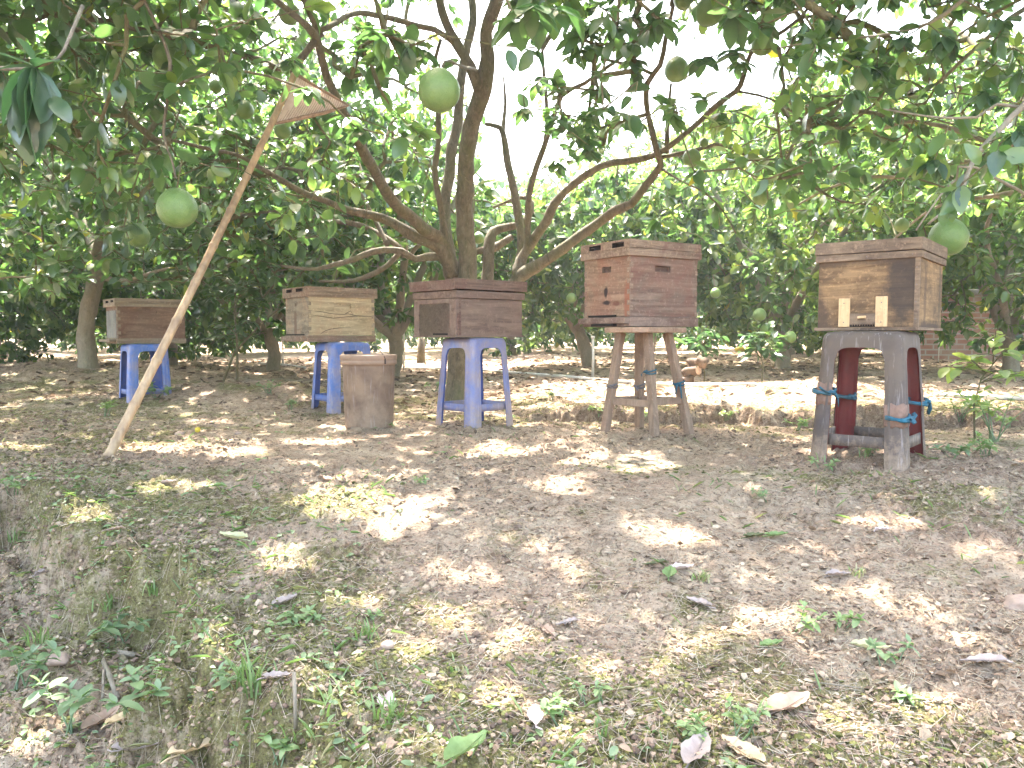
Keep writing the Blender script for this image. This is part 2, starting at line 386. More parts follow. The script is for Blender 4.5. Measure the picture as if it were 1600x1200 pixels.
def npmesh(name, verts, faces_list, mat, parent=None, tint=None, smooth=True, mi=None, extra=None):
    """faces_list: list of (n,k) int arrays"""
    me = bpy.data.meshes.new(name); verts = np.asarray(verts, np.float32)
    me.vertices.add(len(verts)); me.vertices.foreach_set('co', verts.ravel())
    tot = np.concatenate([f.ravel() for f in faces_list]).astype(np.int32)
    cnt = np.concatenate([np.full(len(f), f.shape[1], np.int32) for f in faces_list])
    st = np.concatenate([[0], np.cumsum(cnt)[:-1]]).astype(np.int32)
    me.loops.add(len(tot)); me.loops.foreach_set('vertex_index', tot)
    me.polygons.add(len(cnt)); me.polygons.foreach_set('loop_start', st)
    me.polygons.foreach_set('use_smooth', np.full(len(cnt), smooth))
    for m in (mat if isinstance(mat, (list, tuple)) else [mat]): me.materials.append(MATS[m])
    if mi is not None: me.polygons.foreach_set('material_index', np.asarray(mi, np.int32))
    for k, a in ([('tint', tint)] if tint is not None else []) + list((extra or {}).items()):
        at = me.attributes.new(k, 'FLOAT', 'POINT'); at.data.foreach_set('value', np.asarray(a, np.float32))
    me.update(calc_edges=True)
    o = bpy.data.objects.new(name, me); COL.objects.link(o)
    if parent: o.parent = parent
    return o

# ------------------------------------------------------------ ground sheet
def build_ground():
    ys = np.unique(np.concatenate([np.linspace(-12, .45, 26)[:-1], .45 * np.exp(np.linspace(0, math.log(90 / .45), 900)), np.linspace(4.2, 5.1, 110)]))
    us = np.linspace(-1, 1, 900); us = us * .9 + us ** 5 * 1.6
    Y = np.repeat(ys[:, None], len(us), 1); X = us[None, :] * (.45 + np.maximum(Y, 0)) * 1.0
    X = np.where(Y < .45, us[None, :] * np.interp(Y, [-12, .45], [12, .9]), X)
    Z = ground(X, Y); ny, nx = X.shape
    v = np.stack([X, Y, Z], -1).reshape(-1, 3)
    i = (np.arange(ny - 1)[:, None] * nx + np.arange(nx - 1)[None]).ravel()
    f = np.stack([i, i + 1, i + nx + 1, i + nx], 1)
    # moss: patchy everywhere, heavy along the ditch edge, the left rear mound and the right front
    x, y = v[:, 0], v[:, 1]
    e = np.interp(x, EX, EY)
    m = .40 + (fbm(x * 1.1 + 5, y * 1.1, 60, 5) - .5) * 1.0 + (fbm(x * 5, y * 5, 66, 4) - .5) * .8
    m += .16 * np.exp(-((y - e - .1) / .3) ** 2) - .12 * ss((e - y) / .2)
    m += .28 * np.exp(-((x + 2.3) / 1.3) ** 2 - ((y - 4.9) / 1.0) ** 2)
    m += .25 * np.exp(-((x + 1.3) / .35) ** 2 - ((y - 2.3) / .35) ** 2)
    m += .14 * np.exp(-((x - 1.2) / 1.0) ** 2 - ((y - 1.5) / .5) ** 2)
    m += .15 * np.exp(-((x - 0.9) / 1.6) ** 2 - ((y - 4.5) / .22) ** 2)
    m -= .25 * np.exp(-((x - .2) / 1.4) ** 2 - ((y - 3.2) / .8) ** 2)
    m -= .3 * ss((y - 6) / 2)
    gy = np.abs(np.gradient(Z, axis=0) / (np.gradient(Y, axis=0) + 1e-6)).ravel(); m -= .9 * ss((gy - .5) / .7) * (y > 3.6)
    m -= .08 * ss((gy - .35) / .7) * (y < 3.6)
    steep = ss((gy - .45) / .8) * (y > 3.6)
    o = npmesh('ground', v, [f], 'orchard_soil', extra={'moss': m, 'steep': steep}); tag(o, kind='structure'); return o
build_ground()
def mossat(x, y):
    return .34 + (fbm(x * 1.1 + 5, y * 1.1, 60, 5) - .5) * 1.0 + .3 * np.exp(-((y - np.interp(x, EX, EY) - .05) / .3) ** 2)

# ------------------------------------------------------------ leaves
def nrmz(a): return a / (np.linalg.norm(a, axis=-1, keepdims=True) + 1e-9)
TN = dict(  # 13 vertex leaf: centre line 5, sides 4 each
    t=np.array([0, .25, .5, .78, 1.0, .12, .38, .66, .9, .12, .38, .66, .9]),
    s=np.array([0, 0, 0, 0, 0, .55, .98, .92, .45, -.55, -.98, -.92, -.45]),
    q=np.array([[0, 1, 6, 5], [1, 2, 7, 6], [2, 3, 8, 7], [0, 9, 10, 1], [1, 10, 11, 2], [2, 11, 12, 3]]),
    tr=np.array([[3, 4, 8], [3, 12, 4]]))
TF = dict(t=np.array([0, 1.0, .3, .72, .3, .72]), s=np.array([0, 0, 1, .85, -1, -.85]),
          q=np.array([[0, 1, 3, 2], [0, 4, 5, 1]]), tr=None)
def leaves(name, pos, dr, nr, Ln, Wd, tint, mat, parent, T, curl=.25, fold=.25):
    n = len(pos)
    if n == 0: return None
    dr = nrmz(dr); nr = nrmz(nr - dr * (nr * dr).sum(-1, keepdims=True)); sd = np.cross(dr, nr)
    t = T['t'][None, :, None]; s = T['s'][None, :, None]; Ln = Ln[:, None, None]; Wd = Wd[:, None, None]
    cu = (curl * rng.uniform(.2, 1.8, n))[:, None, None]; fo = (fold * rng.uniform(.2, 1.6, n))[:, None, None]
    v = pos[:, None] + dr[:, None] * Ln * t + sd[:, None] * Wd * .5 * s + nr[:, None] * (fo * Wd * .5 * np.abs(s) - cu * Ln * t * t)
    k = len(T['t']); off = (np.arange(n) * k)[:, None, None]
    fl = [(T['q'][None] + off).reshape(-1, 4)]
    if T['tr'] is not None: fl.append((T['tr'][None] + off).reshape(-1, 3))
    return npmesh(name, v.reshape(-1, 3), fl, mat, parent, tint=np.repeat(tint, k))
def prisms(name, p0, p1, r0, r1, mat, parent, n=4):
    p0, p1 = np.asarray(p0), np.asarray(p1); d = nrmz(p1 - p0)
    up = np.where(np.abs(d[:, 2:3]) < .9, np.array([[0, 0, 1.]]), np.array([[1., 0, 0]]))
    u = nrmz(np.cross(d, up)); w = np.cross(d, u); a = np.arange(n) * 2 * math.pi / n
    ring = u[:, None] * np.cos(a)[None, :, None] + w[:, None] * np.sin(a)[None, :, None]
    v = np.concatenate([p0[:, None] + ring * np.asarray(r0)[:, None, None], p1[:, None] + ring * np.asarray(r1)[:, None, None]], 1)
    m = len(p0); q = np.arange(n); f = np.stack([q, (q + 1) % n, (q + 1) % n + n, q + n], 1)
    f = (f[None] + (np.arange(m) * 2 * n)[:, None, None]).reshape(-1, 4)
    return npmesh(name, v.reshape(-1, 3), [f], mat, parent)

# openings in the canopy (photograph pixels): sky seen between the crowns, and leaves cut away so sun lands on set ground patches
SKY = [(805, 245, 62, 62, .04), (775, 165, 40, 55, .25), (860, 150, 60, 60, .45), (960, 130, 60, 65, .3), (945, 35, 55, 45, .25), (1120, 120, 110, 50, .12), (1090, 65, 70, 40, .3), (1050, 170, 60, 40, .45),
       (1180, 60, 50, 50, .4), (640, 28, 55, 24, .3), (720, 290, 20, 50, .3), (1350, 20, 60, 25, .6), (60, 15, 45, 20, .5), (980, 240, 50, 40, .5), (880, 250, 40, 50, .4)]
SUNP = [(540, 780, 95, 26), (660, 800, 75, 26), (450, 870, 60, 20), (330, 705, 95, 10), (240, 700, 60, 9), (760, 703, 60, 11), (955, 712, 55, 8), (1010, 730, 55, 11), (1370, 815, 65, 12), (890, 880, 30, 12),
        (1160, 765, 30, 8), (1400, 705, 30, 5), (270, 760, 70, 14), (700, 950, 60, 16), (600, 1105, 26, 26), (60, 1140, 70, 50), (1330, 920, 60, 12), (1250, 850, 20, 8), (950, 620, 130, 14), (1150, 610, 120, 22),
        (1230, 620, 90, 25), (820, 625, 60, 9), (500, 690, 60, 6), (30, 700, 50, 6), (720, 1185, 40, 14), (120, 560, 90, 6), (300, 590, 50, 6), (1100, 905, 30, 12), (430, 1180, 20, 20), (590, 740, 60, 7), (1000, 960, 40, 8), (1460, 600, 90, 30)] + [(x_, y_, a_, a_ * .42) for x_, y_, a_ in [(120, 800, 50), (210, 880, 45), (330, 1000, 40), (640, 1010, 60), (560, 930, 45), (800, 990, 50), (780, 1090, 60), (930, 1040, 45), (1080, 1010, 50), (1190, 960, 45), (1420, 950, 60), (1530, 1010, 45), (1470, 1110, 70), (1330, 1150, 50), (1130, 1090, 45), (510, 1060, 45), (640, 1170, 55), (250, 1140, 40), (900, 1170, 50), (1540, 860, 50), (1060, 830, 45), (830, 850, 40), (700, 890, 35), (1250, 990, 30), (330, 900, 40), (1560, 760, 40), (880, 760, 35), (470, 1150, 30), (1590, 1170, 40)]]  # second list: extra gaps added to brighten the foreground
def sunlit_gap(p):
    q = p.copy()
    for _ in range(2):
        g = np.clip(ground(q[:, 0], q[:, 1]), -.4, .4) if _ else 0
        q = p - SD * ((p[:, 2] - g) / SD[2])[:, None]
    px, py = proj(q); ok = q[:, 1] > .5; m = np.zeros(len(p), bool)
    wob = .8 + .5 * vn(px * .06, py * .12, 77)
    for (cx, cy, rx, ry) in SUNP: m |= ok & ((((px - cx) / rx) ** 2 + ((py - cy) / ry) ** 2) < wob)
    return m
def sky_keep(p):
    px, py = proj(p); k = np.ones(len(p))
    for (cx, cy, rx, ry, kk) in SKY: k = np.where((((px - cx) / rx) ** 2 + ((py - cy) / ry) ** 2) < .75 + .5 * vn(px * .05, py * .05, 5), np.minimum(k, kk), k)
    return k
STEMPX = []; FRUITPX = []
def stem_block(p):
    """twigs kept off the line of sight of the big limbs"""
    if not STEMPX: return np.zeros(len(p), bool)
    A = np.array(STEMPX + FRUITPX * 1); px, py = proj(p); m = np.zeros(len(p), bool)
    for c in range(0, len(p), 4000):
        d = np.hypot(px[c:c + 4000, None] - A[None, :, 0], py[c:c + 4000, None] - A[None, :, 1])
        m[c:c + 4000] = ((d < A[None, :, 2] + 9) & (p[c:c + 4000, 1][:, None] < A[None, :, 3] + .1)).any(1)
    return m

FRUIT = [(277, 326, 30, 'large pale green pomelo hanging left of the bamboo pole below the leaves'), (686, 142, 32, 'large round pomelo hanging in front of the main trunk'), (1057, 109, 19, 'green pomelo against the white sky right of centre'),
          (1191, 69, 17, 'pomelo partly behind a dark leaf against the sky, upper right', 4.3), (1108, 18, 22, 'pomelo cut by the top edge right of centre', 3.9), (1070, -2, 17, 'pomelo at the top edge showing only its underside', 4.1), (1081, 247, 14, 'small pomelo hanging under the right fork branch', 4.9),
          (1100, 223, 7, 'tiny fruit just above the small pomelo on the right fork', 4.9), (262, 88, 22, 'pomelo behind a hanging twig at the upper left', 3.9), (291, 33, 15, 'pomelo near the top edge at upper left', 4.4), (337, 135, 10, 'small pale pomelo left of the pole tip', 5.0), (382, 172, 14, 'pomelo half hidden in leaves left of the pole tip', 4.7),
          (442, 204, 13, 'pomelo hanging just under the triangular net', 4.7), (452, 22, 16, 'yellow green pomelo above the net near the top edge', 4.2), (215, 368, 18, 'dull pomelo in the shade below and left of the large left one', 4.8), (748, 372, 9, 'small fruit between the two main stems low down', 6.2), (1362, 151, 10, 'small pale pomelo high above the rightmost hive', 5.0),
          (1452, 118, 11, 'shaded pomelo among dark leaves at upper right', 4.4), (1482, 371, 28, 'large pomelo just behind the lid of the rightmost hive'), (1409, 352, 11, 'small pomelo above the lid of the rightmost hive', 5.0), (1189, 307, 13, 'dull green pomelo between the two right hives', 5.1), (1187, 492, 10, 'upper fruit of a low pair between the right hives', 7.5),
          (1198, 515, 10, 'lower fruit of a low pair between the right hives', 7.5), (1118, 458, 8, 'small fruit right of the tall hive', 7.4), (893, 466, 8, 'small fruit low down left of the tall hive', 7.8), (325, 427, 8, 'small fruit right of the leaning pole above the hives', 6.5), (86, 262, 9, 'left one of two dark fruit at the far left', 6.4), (104, 265, 9, 'right one of two dark fruit at the far left', 6.35),
          (1235, 527, 9, 'pale fruit low down beside the rightmost hive', 7.2), (1553, 320, 6, 'tiny fruit at the right edge among pale branches', 6)]
def fruit_tops(lo, hi):
    out = []
    for a in FRUIT:
        d = a[4] if len(a) > 4 else .079 * F / a[2]
        if d < 5.3 and lo <= a[0] < hi: out.append(P(a[0], a[1], d) + np.array([0, 0, a[2] * d / F * 1.5 + .09]))
    return out
FRUITPX = [(a[0], a[1], a[4] if len(a) > 4 else .079 * F / a[2], a[2] * .9 + 1) for a in FRUIT]
class Tree:
    def __init__(s, name, base, label, cat, group=None, lmat='leaf_near', bark='bark'):
        s.root = empty(name, base, 0, label, cat, group); s.o = np.array(base, float); s.limbs = MB(); s.nodes = []; s.par = []; s.isl = []
        s.lmat = lmat; s.bark = bark; s.hand = []
    def limb(s, pts, rad, n=10, bumpy=.25, attach=True, skel=True):
        pts = np.array(pts, float); rad = np.array(rad, float) if hasattr(rad, '__len__') else np.full(len(pts), rad)
        # resample with Catmull-Rom
        k = len(pts); out = []; rr = []
        for i in range(k - 1):
            p0, p1, p2, p3 = pts[max(i - 1, 0)], pts[i], pts[i + 1], pts[min(i + 2, k - 1)]
            m = max(2, int(np.linalg.norm(p2 - p1) / .06))
            for j in range(m):
                t = j / m
                out.append(.5 * ((2 * p1) + (-p0 + p2) * t + (2 * p0 - 5 * p1 + 4 * p2 - p3) * t * t + (-p0 + 3 * p1 - 3 * p2 + p3) * t ** 3)); rr.append(rad[i] * (1 - t) + rad[i + 1] * t)
        out.append(pts[-1]); rr.append(rad[-1]); out = np.array(out); rr = np.array(rr)
        jit = np.array([[mnoise.noise(Vector(p * 4) + Vector((9, 0, 0))), mnoise.noise(Vector(p * 4)), mnoise.noise(Vector(p * 4) + Vector((0, 7, 0)))] for p in out])
        out2 = out + jit * np.minimum(rr, .02)[:, None] * .8
        s.limbs.tube([p - s.o for p in out2], list(rr), n, bumpy)
        if skel:
            for p in out2[::2]: s.nodes.append(p); s.par.append(-1); s.isl.append(True)
        return out2
    def generic(s, nl=6, h0=.5, spread=2.0, top=3.2, r=.08, seed=0):
        rd = random.Random(seed); b = s.o
        fork = b + np.array([rd.uniform(-.15, .15), rd.uniform(-.15, .15), h0])
        s.limb([b - (0, 0, .1), b + (0, 0, .02), (b + fork) / 2 + np.array([.02, .03, 0]), fork], [r * 1.35, r * 1.2, r, r * .95])
        for i in range(nl):
            a = i / nl * 2 * math.pi + rd.uniform(-.4, .4); sp = spread * rd.uniform(.65, 1.0); tp = rd.uniform(.45, 1) * (top - h0)
            e = fork + np.array([math.cos(a) * sp, math.sin(a) * sp, tp])
            m1 = fork + (e - fork) * .35 + np.array([rd.uniform(-.15, .15), rd.uniform(-.15, .15), rd.uniform(-.1, .25)])
            m2 = fork + (e - fork) * .7 + np.array([rd.uniform(-.2, .2), rd.uniform(-.2, .2), rd.uniform(0, .35)])
            s.limb([fork - (0, 0, .05), m1, m2, e], [r * .7, r * .5, r * .32, r * .12], n=7)
            # lower sub limb
            e2 = m1 + np.array([math.cos(a + .7) * sp * .6, math.sin(a + .7) * sp * .6, rd.uniform(-.3, .6)])
            s.limb([m1, (m1 + e2) / 2 + np.array([0, 0, .12]), e2], [r * .35, r * .25, r * .08], n=6)
    def grow(s, att, nleaf=9, size=.09, maxreach=1.5, hangdown=.25, leafkeep=None, T=TN, seed=0, tintshift=0., wfac=.56):
        rg = np.random.default_rng(seed); att = np.asarray(att)
        nod = np.zeros((len(s.nodes) + len(att) * 14 + 20, 3)); k = len(s.nodes); nod[:k] = s.nodes
        par = np.full(len(nod), -1, int); cnt = np.zeros(len(nod)); kl = k
        # nearest limb distance for ordering
        d0 = np.array([np.sqrt(((nod[:kl] - a) ** 2).sum(1)).min() for a in att]); order = np.argsort(d0)
        tips = []
        for ai in order:
            a = att[ai]; dd = ((nod[:k] - a) ** 2).sum(1); i = int(dd.argmin()); D = math.sqrt(dd[i])
            if D > maxreach or D < .05: continue
            m = max(1, int(D / .11)); last = i; p0 = nod[i]
            side = rg.normal(0, .10 * D, 3); side[2] = abs(side[2]) * .6
            for j in range(1, m + 1):
                t = j / m; p = p0 + (a - p0) * t + side * math.sin(math.pi * t) + rg.normal(0, .008, 3)
                if j == m: p = a
                nod[k] = p; par[k] = last; last = k; k += 1
            tips.append(last)
            q = last
            while q >= kl and q >= 0: cnt[q] += 1; q = par[q]
        idx = np.arange(kl, k); idx = idx[par[idx] >= 0]
        rad = np.clip(.0022 * cnt ** .55, .0018, .02)
        pr = par[idx]; r0 = np.where(pr >= kl, rad[pr], rad[idx] * 1.15)
        o = s.o
        s.segs = (nod[pr] - o, nod[idx] - o, r0, rad[idx])
        prisms('branches', *s.segs, 'twig_bark', s.root, 5 if T is TN else 3)
        tips = np.array(tips, int); s.tips = tips; n = len(tips)
        tp = nod[tips]; td = nrmz(tp - nod[par[tips]])
        tp = np.repeat(tp, nleaf, 0); td = np.repeat(td, nleaf, 0)
        back = rg.uniform(0, 1, len(tp)) ** 1.5
        pos = tp - td * (back * .14)[:, None]
        rad_ = nrmz(rg.normal(0, 1, tp.shape)); rad_ = nrmz(rad_ - td * (rad_ * td).sum(1)[:, None] * .8)
        dr = nrmz(td * rg.uniform(.1, .9, len(tp))[:, None] + rad_ * .9 + np.array([0, 0, -1.]) * hangdown * rg.uniform(0, 2, len(tp))[:, None])
        pos = pos + dr * .012
        up = nrmz(np.array([0, 0, 1.]) + rg.normal(0, .45, tp.shape))
        keep = rg.uniform(0, 1, len(tp)) < .9
        if leafkeep is not None: keep &= leafkeep(pos + dr * size * .5)
        pos, dr, up = pos[keep], dr[keep], up[keep]
        Ln = size * rg.uniform(.42, 1.35, len(pos)); Wd = Ln * wfac * rg.uniform(.85, 1.15, len(pos))
        cl = np.repeat(rg.uniform(0, 1, n), nleaf)[keep]
        ti = np.clip(.15 + .75 * cl * rg.uniform(.5, 1.1, len(pos)) + rg.normal(0, .07, len(pos)) + tintshift, 0, .9)
        ti = np.where(rg.uniform(0, 1, len(pos)) < .012, rg.uniform(.93, 1, len(pos)), ti)
        for (hp, hd, hn, hl, hw, ht) in s.hand:
            pos = np.vstack([pos, hp]); dr = np.vstack([dr, hd]); up = np.vstack([up, hn]); Ln = np.append(Ln, hl); Wd = np.append(Wd, hw); ti = np.append(ti, ht)
        leaves('crown', pos - o, dr, up, Ln, Wd, ti, s.lmat, s.root, T)
        s.limbs.build('trunk', s.bark, s.root)
        s.allnod = nod[:k]
        return len(pos)
def ellip(c, r, n, rg, inner=.35, zmin=None):
    d = nrmz(rg.normal(0, 1, (n, 3))); q = rg.uniform(inner ** 3, 1, n) ** (1 / 3)
    p = np.array(c) + d * q[:, None] * np.array(r)
    if zmin is not None: p = p[p[:, 2] > zmin]
    return p

# ------------------------------------------------------------ main tree, limbs traced at their own distances
def poly(l, stem=False):
    out = [P(x, y, d) for (x, y, d, w) in l]; rad = [w / 2 * d / F for (x, y, d, w) in l]
    if stem:
        for a, b in zip(l[:-1], l[1:]):
            for t in np.linspace(0, 1, 12): STEMPX.append((a[0] + (b[0] - a[0]) * t, a[1] + (b[1] - a[1]) * t, (a[3] + (b[3] - a[3]) * t) / 2, a[2] + (b[2] - a[2]) * t))
    return out, rad
b0 = G(712, 628); D0 = b0[1]
T0 = Tree('pomelo_tree', b0, 'large forked pomelo tree whose thick trunk rises behind the middle hive', 'tree')
def L0(l, stem=False, **k):
    l = [(x, y, D0 + d, w) for (x, y, d, w) in l]; p, r = poly(l, stem); return T0.limb(p, r, **k)
T0.limb([b0 - (0, 0, .1), b0 + (0, 0, .03), P(712, 600, D0), P(716, 560, D0), P(722, 510, D0), P(724, 470, D0)], [.105, .085, .068, .066, .072, .085], n=16)
L0([(726, 480, 0, 44), (730, 431, 0, 30), (725, 337, -.05, 27), (727, 262, -.1, 26), (741, 187, -.2, 26), (757, 124, -.3, 26), (762, 86, -.35, 22), (758, 49, -.4, 20), (777, 0, -.5, 20), (800, -80, -.6, 16), (810, -180, -.6, 9)], True, n=14)
L0([(718, 470, .05, 30), (702, 412, .1, 22), (697, 356, .15, 17), (699, 300, .2, 17), (704, 244, .25, 17), (714, 187, .3, 15), (722, 110, .3, 14), (738, 40, .3, 13), (735, -60, .3, 9)], True)
L0([(706, 420, .0, 20), (697, 380, -.08, 11), (690, 337, -.12, 10), (681, 285, -.15, 9), (684, 230, -.18, 9), (684, 172, -.2, 9), (676, 120, -.25, 7), (690, 60, -.3, 5)], True)
L0([(748, 140, -.3, 18), (735, 105, -.35, 17), (712, 68, -.4, 16), (690, 19, -.45, 14), (680, -30, -.5, 12), (660, -120, -.5, 8)], True)
L0([(712, 70, -.4, 11), (680, 49, -.5, 9), (620, 30, -.8, 9), (575, 22, -1.0, 9), (545, 24, -1.2, 9), (520, 40, -1.4, 9), (500, 46, -1.5, 8)], True)
L0([(706, 420, .05, 26), (686, 376, -.1, 21), (650, 349, -.3, 19), (605, 305, -.55, 17), (579, 255, -.8, 17), (552, 202, -1.1, 16), (530, 165, -1.3, 14), (510, 116, -1.5, 12), (500, 70, -1.6, 12), (489, 50, -1.65, 11), (465, 28, -1.75, 10), (430, 0, -1.8, 10), (380, -50, -1.9, 7)], True)
L0([(708, 430, .0, 22), (687, 388, -.1, 20), (650, 371, -.15, 18), (612, 349, -.2, 15), (562, 333, -.3, 13), (517, 319, -.45, 10), (480, 307, -.6, 9), (442, 281, -.7, 9), (397, 257, -.8, 7), (370, 243, -.8, 6), (319, 232, -.8, 6), (277, 221, -.8, 5), (230, 215, -.7, 4)], True)
L0([(705, 430, .02, 18), (687, 400, -.05, 14), (650, 405, -.1, 11), (627, 394, -.15, 10), (582, 394, -.2, 10), (537, 409, -.3, 8), (495, 420, -.4, 6), (440, 415, -.4, 4)])
L0([(640, 402, -.1, 9), (600, 372, .0, 9), (560, 350, .1, 8), (520, 345, .2, 7), (450, 330, .3, 5), (380, 335, .3, 4)])
L0([(627, 394, -.15, 8), (590, 425, -.1, 8), (540, 440, 0, 6), (500, 440, .1, 4)])
L0([(605, 385, -.1, 7), (560, 300, .1, 6), (500, 270, .2, 6), (480, 268, .3, 5), (440, 262, .3, 4)])
# right fork
L0([(728, 500, .0, 30), (760, 485, .05, 30), (795, 455, .05, 26), (813, 432, .0, 22), (849, 409, -.1, 17), (890, 379, -.2, 16), (931, 349, -.3, 15), (960, 330, -.4, 15), (987, 319, -.45, 13), (1008, 287, -.5, 12), (1029, 259, -.55, 11), (1025, 240, -.6, 10), (1014, 180, -.7, 9), (1010, 131, -.8, 9), (1029, 101, -.9, 8), (1040, 56, -1.0, 7), (1051, 11, -1.1, 6), (1060, -60, -1.2, 4)], True, n=12)
L0([(808, 435, .0, 20), (814, 405, .05, 16), (828, 384, .0, 15), (856, 345, -.1, 15), (867, 319, -.15, 14), (897, 289, -.2, 12), (942, 259, -.3, 11), (980, 251, -.4, 11), (1017, 244, -.5, 10), (1055, 222, -.7, 9), (1100, 180, -.9, 9), (1139, 152, -1.1, 8), (1156, 135, -1.2, 8), (1172, 82, -1.3, 7), (1205, 60, -1.4, 6), (1250, 30, -1.5, 5), (1290, -30, -1.6, 4)], True)
L0([(812, 420, .05, 13), (822, 390, .0, 11), (827, 337, -.05, 10), (830, 292, -.1, 10), (849, 232, -.15, 9), (860, 202, -.2, 8), (879, 150, -.3, 7), (912, 131, -.4, 6), (955, 100, -.6, 5), (991, 75, -.7, 4)], True)
L0([(849, 232, -.15, 7), (855, 190, -.1, 6), (852, 150, -.1, 6), (847, 75, -.1, 5), (850, 0, -.1, 4)])
L0([(812, 420, .1, 16), (815, 375, .15, 14), (807, 319, .2, 13), (796, 262, .25, 12), (785, 210, .3, 10), (777, 200, .3, 8), (757, 193, .3, 6)], True)
L0([(785, 212, .3, 8), (786, 195, .32, 7), (790, 165, .35, 5), (786, 120, .35, 3)])
L0([(755, 480, .1, 22), (762, 431, .12, 19), (763, 375, .15, 16), (778, 357, .2, 13), (811, 352, .25, 11), (830, 330, .3, 10), (828, 310, .35, 8), (800, 312, .4, 5), (770, 325, .4, 4)], True)
L0([(738, 395, .1, 10), (775, 385, .25, 13), (800, 370, .3, 10)])
L0([(1029, 247, -.55, 7), (1105, 229, -.7, 6), (1131, 227, -.75, 5), (1195, 255, -.9, 5), (1240, 270, -1.0, 5), (1277, 296, -1.1, 4), (1315, 315, -1.2, 3.5), (1364, 319, -1.3, 3)])
L0([(1150, 143, -1.15, 4), (1202, 154, -1.25, 4), (1240, 176, -1.3, 4), (1270, 210, -1.35, 3), (1292, 270, -1.4, 2.5)])
L0([(1029, 262, -.55, 4), (1060, 280, -.6, 3), (1100, 300, -.65, 3), (1130, 330, -.7, 2.5), (1150, 365, -.7, 2)])
L0([(1040, 240, -.6, 8), (1044, 170, -.7, 6), (1048, 130, -.8, 4)])
L0([(495, 60, -1.62, 11), (450, 108, -1.65, 10), (405, 94, -1.7, 10), (356, 82, -1.75, 10), (285, 60, -1.8, 10), (240, 52, -1.85, 10), (187, 39, -1.9, 9), (139, 30, -1.95, 9), (75, 22, -2.0, 7), (45, 38, -2.0, 5), (0, 56, -2.05, 5), (-60, 70, -2.1, 3)])
L0([(139, 34, -1.95, 8), (100, 58, -2.0, 7), (70, 70, -2.0, 4)])
L0([(205, -60, -2.6, 5), (225, 0, -2.62, 5), (247, 45, -2.64, 5), (266, 97, -2.65, 5), (262, 157, -2.66, 4.5), (255, 210, -2.66, 4), (268, 250, -2.66, 3.5), (275, 280, -2.66, 3)])
L0([(250, 52, -2.64, 3), (300, 45, -2.5, 3), (340, 58, -2.4, 3)]); L0([(745, 110, -.35, 6), (722, 104, -1.6, 4), (700, 95, -2.6, 4), (690, 104, -2.85, 3.5)], skel=False)
# overhead reach of the crown
for (q, e, r) in [((777, 0, 5.4), (-.6, 4.2, 3.7), .03), ((690, 0, 5.3), (-1.6, 4.6, 3.6), .025), ((500, 60, 4.3), (-1.5, 3.2, 2.9), .022), ((430, 0, 4.1), (-2.4, 3.6, 2.9), .018),
                  ((1051, 11, 4.8), (1.0, 3.4, 3.1), .018), ((1172, 82, 4.6), (1.7, 3.4, 2.8), .016), ((777, 0, 5.4), (.4, 3.6, 3.5), .022), ((777, 0, 5.4), (.3, 6.6, 4.0), .025), ((847, 75, 5.8), (1.4, 6.0, 3.7), .02), ((690, 0, 5.3), (-1.8, 6.8, 3.9), .022), ((735, -60, 6.1), (-.5, 7.6, 3.7), .02)]:
    a = P(*q); e = np.array(e); T0.limb([a, (a + e) / 2 + np.array([0, 0, .2]), e], [r, r * .7, r * .3], n=7)

POM = []       # fruit hanging points (tree, position, radius)
def hand_cluster(T, px, py, d, n=7, size=.09, droop=.8, tint=.3, spread=1., attach=True, seed=0, w=.56):
    rg = np.random.default_rng(seed + int(px * 7 + py)); p = P(px, py, d)
    T.nodes_extra = getattr(T, 'nodes_extra', []) + [p]
    for i in range(n):
        a = i / n * 6.283 + rg.uniform(-.3, .3); dr = np.array([math.cos(a) * spread, math.sin(a) * spread, -droop * rg.uniform(.5, 1.3)])
        nn = np.array([math.cos(a) * .6, math.sin(a) * .6 - .2, 1.]); Ls = size * rg.uniform(.75, 1.15)
        T.hand.append((p + rg.normal(0, .008, 3), dr, nn, Ls, Ls * w * rg.uniform(.9, 1.1), float(np.clip(tint + rg.normal(0, .1), 0, .92))))

def low0(px): return np.interp(px, [0, 250, 600, 640, 760, 900, 1100, 1600], [430, 455, 450, 410, 365, 375, 350, 330])
def keep0(p):
    px, py = proj(p); r = rng.uniform(0, 1, len(p))
    inn = (px > -30) & (px < 1630) & (py > -20) & (py < 1230)
    k = r < sky_keep(p)
    k &= ~(inn & (p[:, 1] < 2.7)); k &= ~(inn & (py > low0(px)))
    k &= ~sunlit_gap(p); k &= ~(stem_block(p) & (r < .9))
    k &= np.linalg.norm(p - np.array([0, 0, CZ]), axis=1) > 1.2
    return k
rg0 = np.random.default_rng(3)
att = np.vstack([ellip((-.35, 5.3, 2.35), (3.5, 3.1, 1.75), 5200, rg0, .45, 1.0), ellip((-.1, 4.2, 2.9), (3.2, 2.8, 1.0), 3000, rg0, .0, 2.2)])  # second set: unseen overhead leaves added to thicken the shade
px, py = proj(att); att = att[(np.arange(len(att)) < 4000) | (py < -20)]
px, py = proj(att)
inn = (px > -30) & (px < 1630) & (py > -20)
dens = np.where(inn, np.interp(px, [0, 500, 650, 800, 1000, 1200, 1600], [.85, .8, .6, .45, .5, .55, .4]), 1.)
dens = np.where(inn & (py > 300), dens * .6, dens)
att = att[(rg0.uniform(0, 1, len(att)) < dens) & keep0(att)]
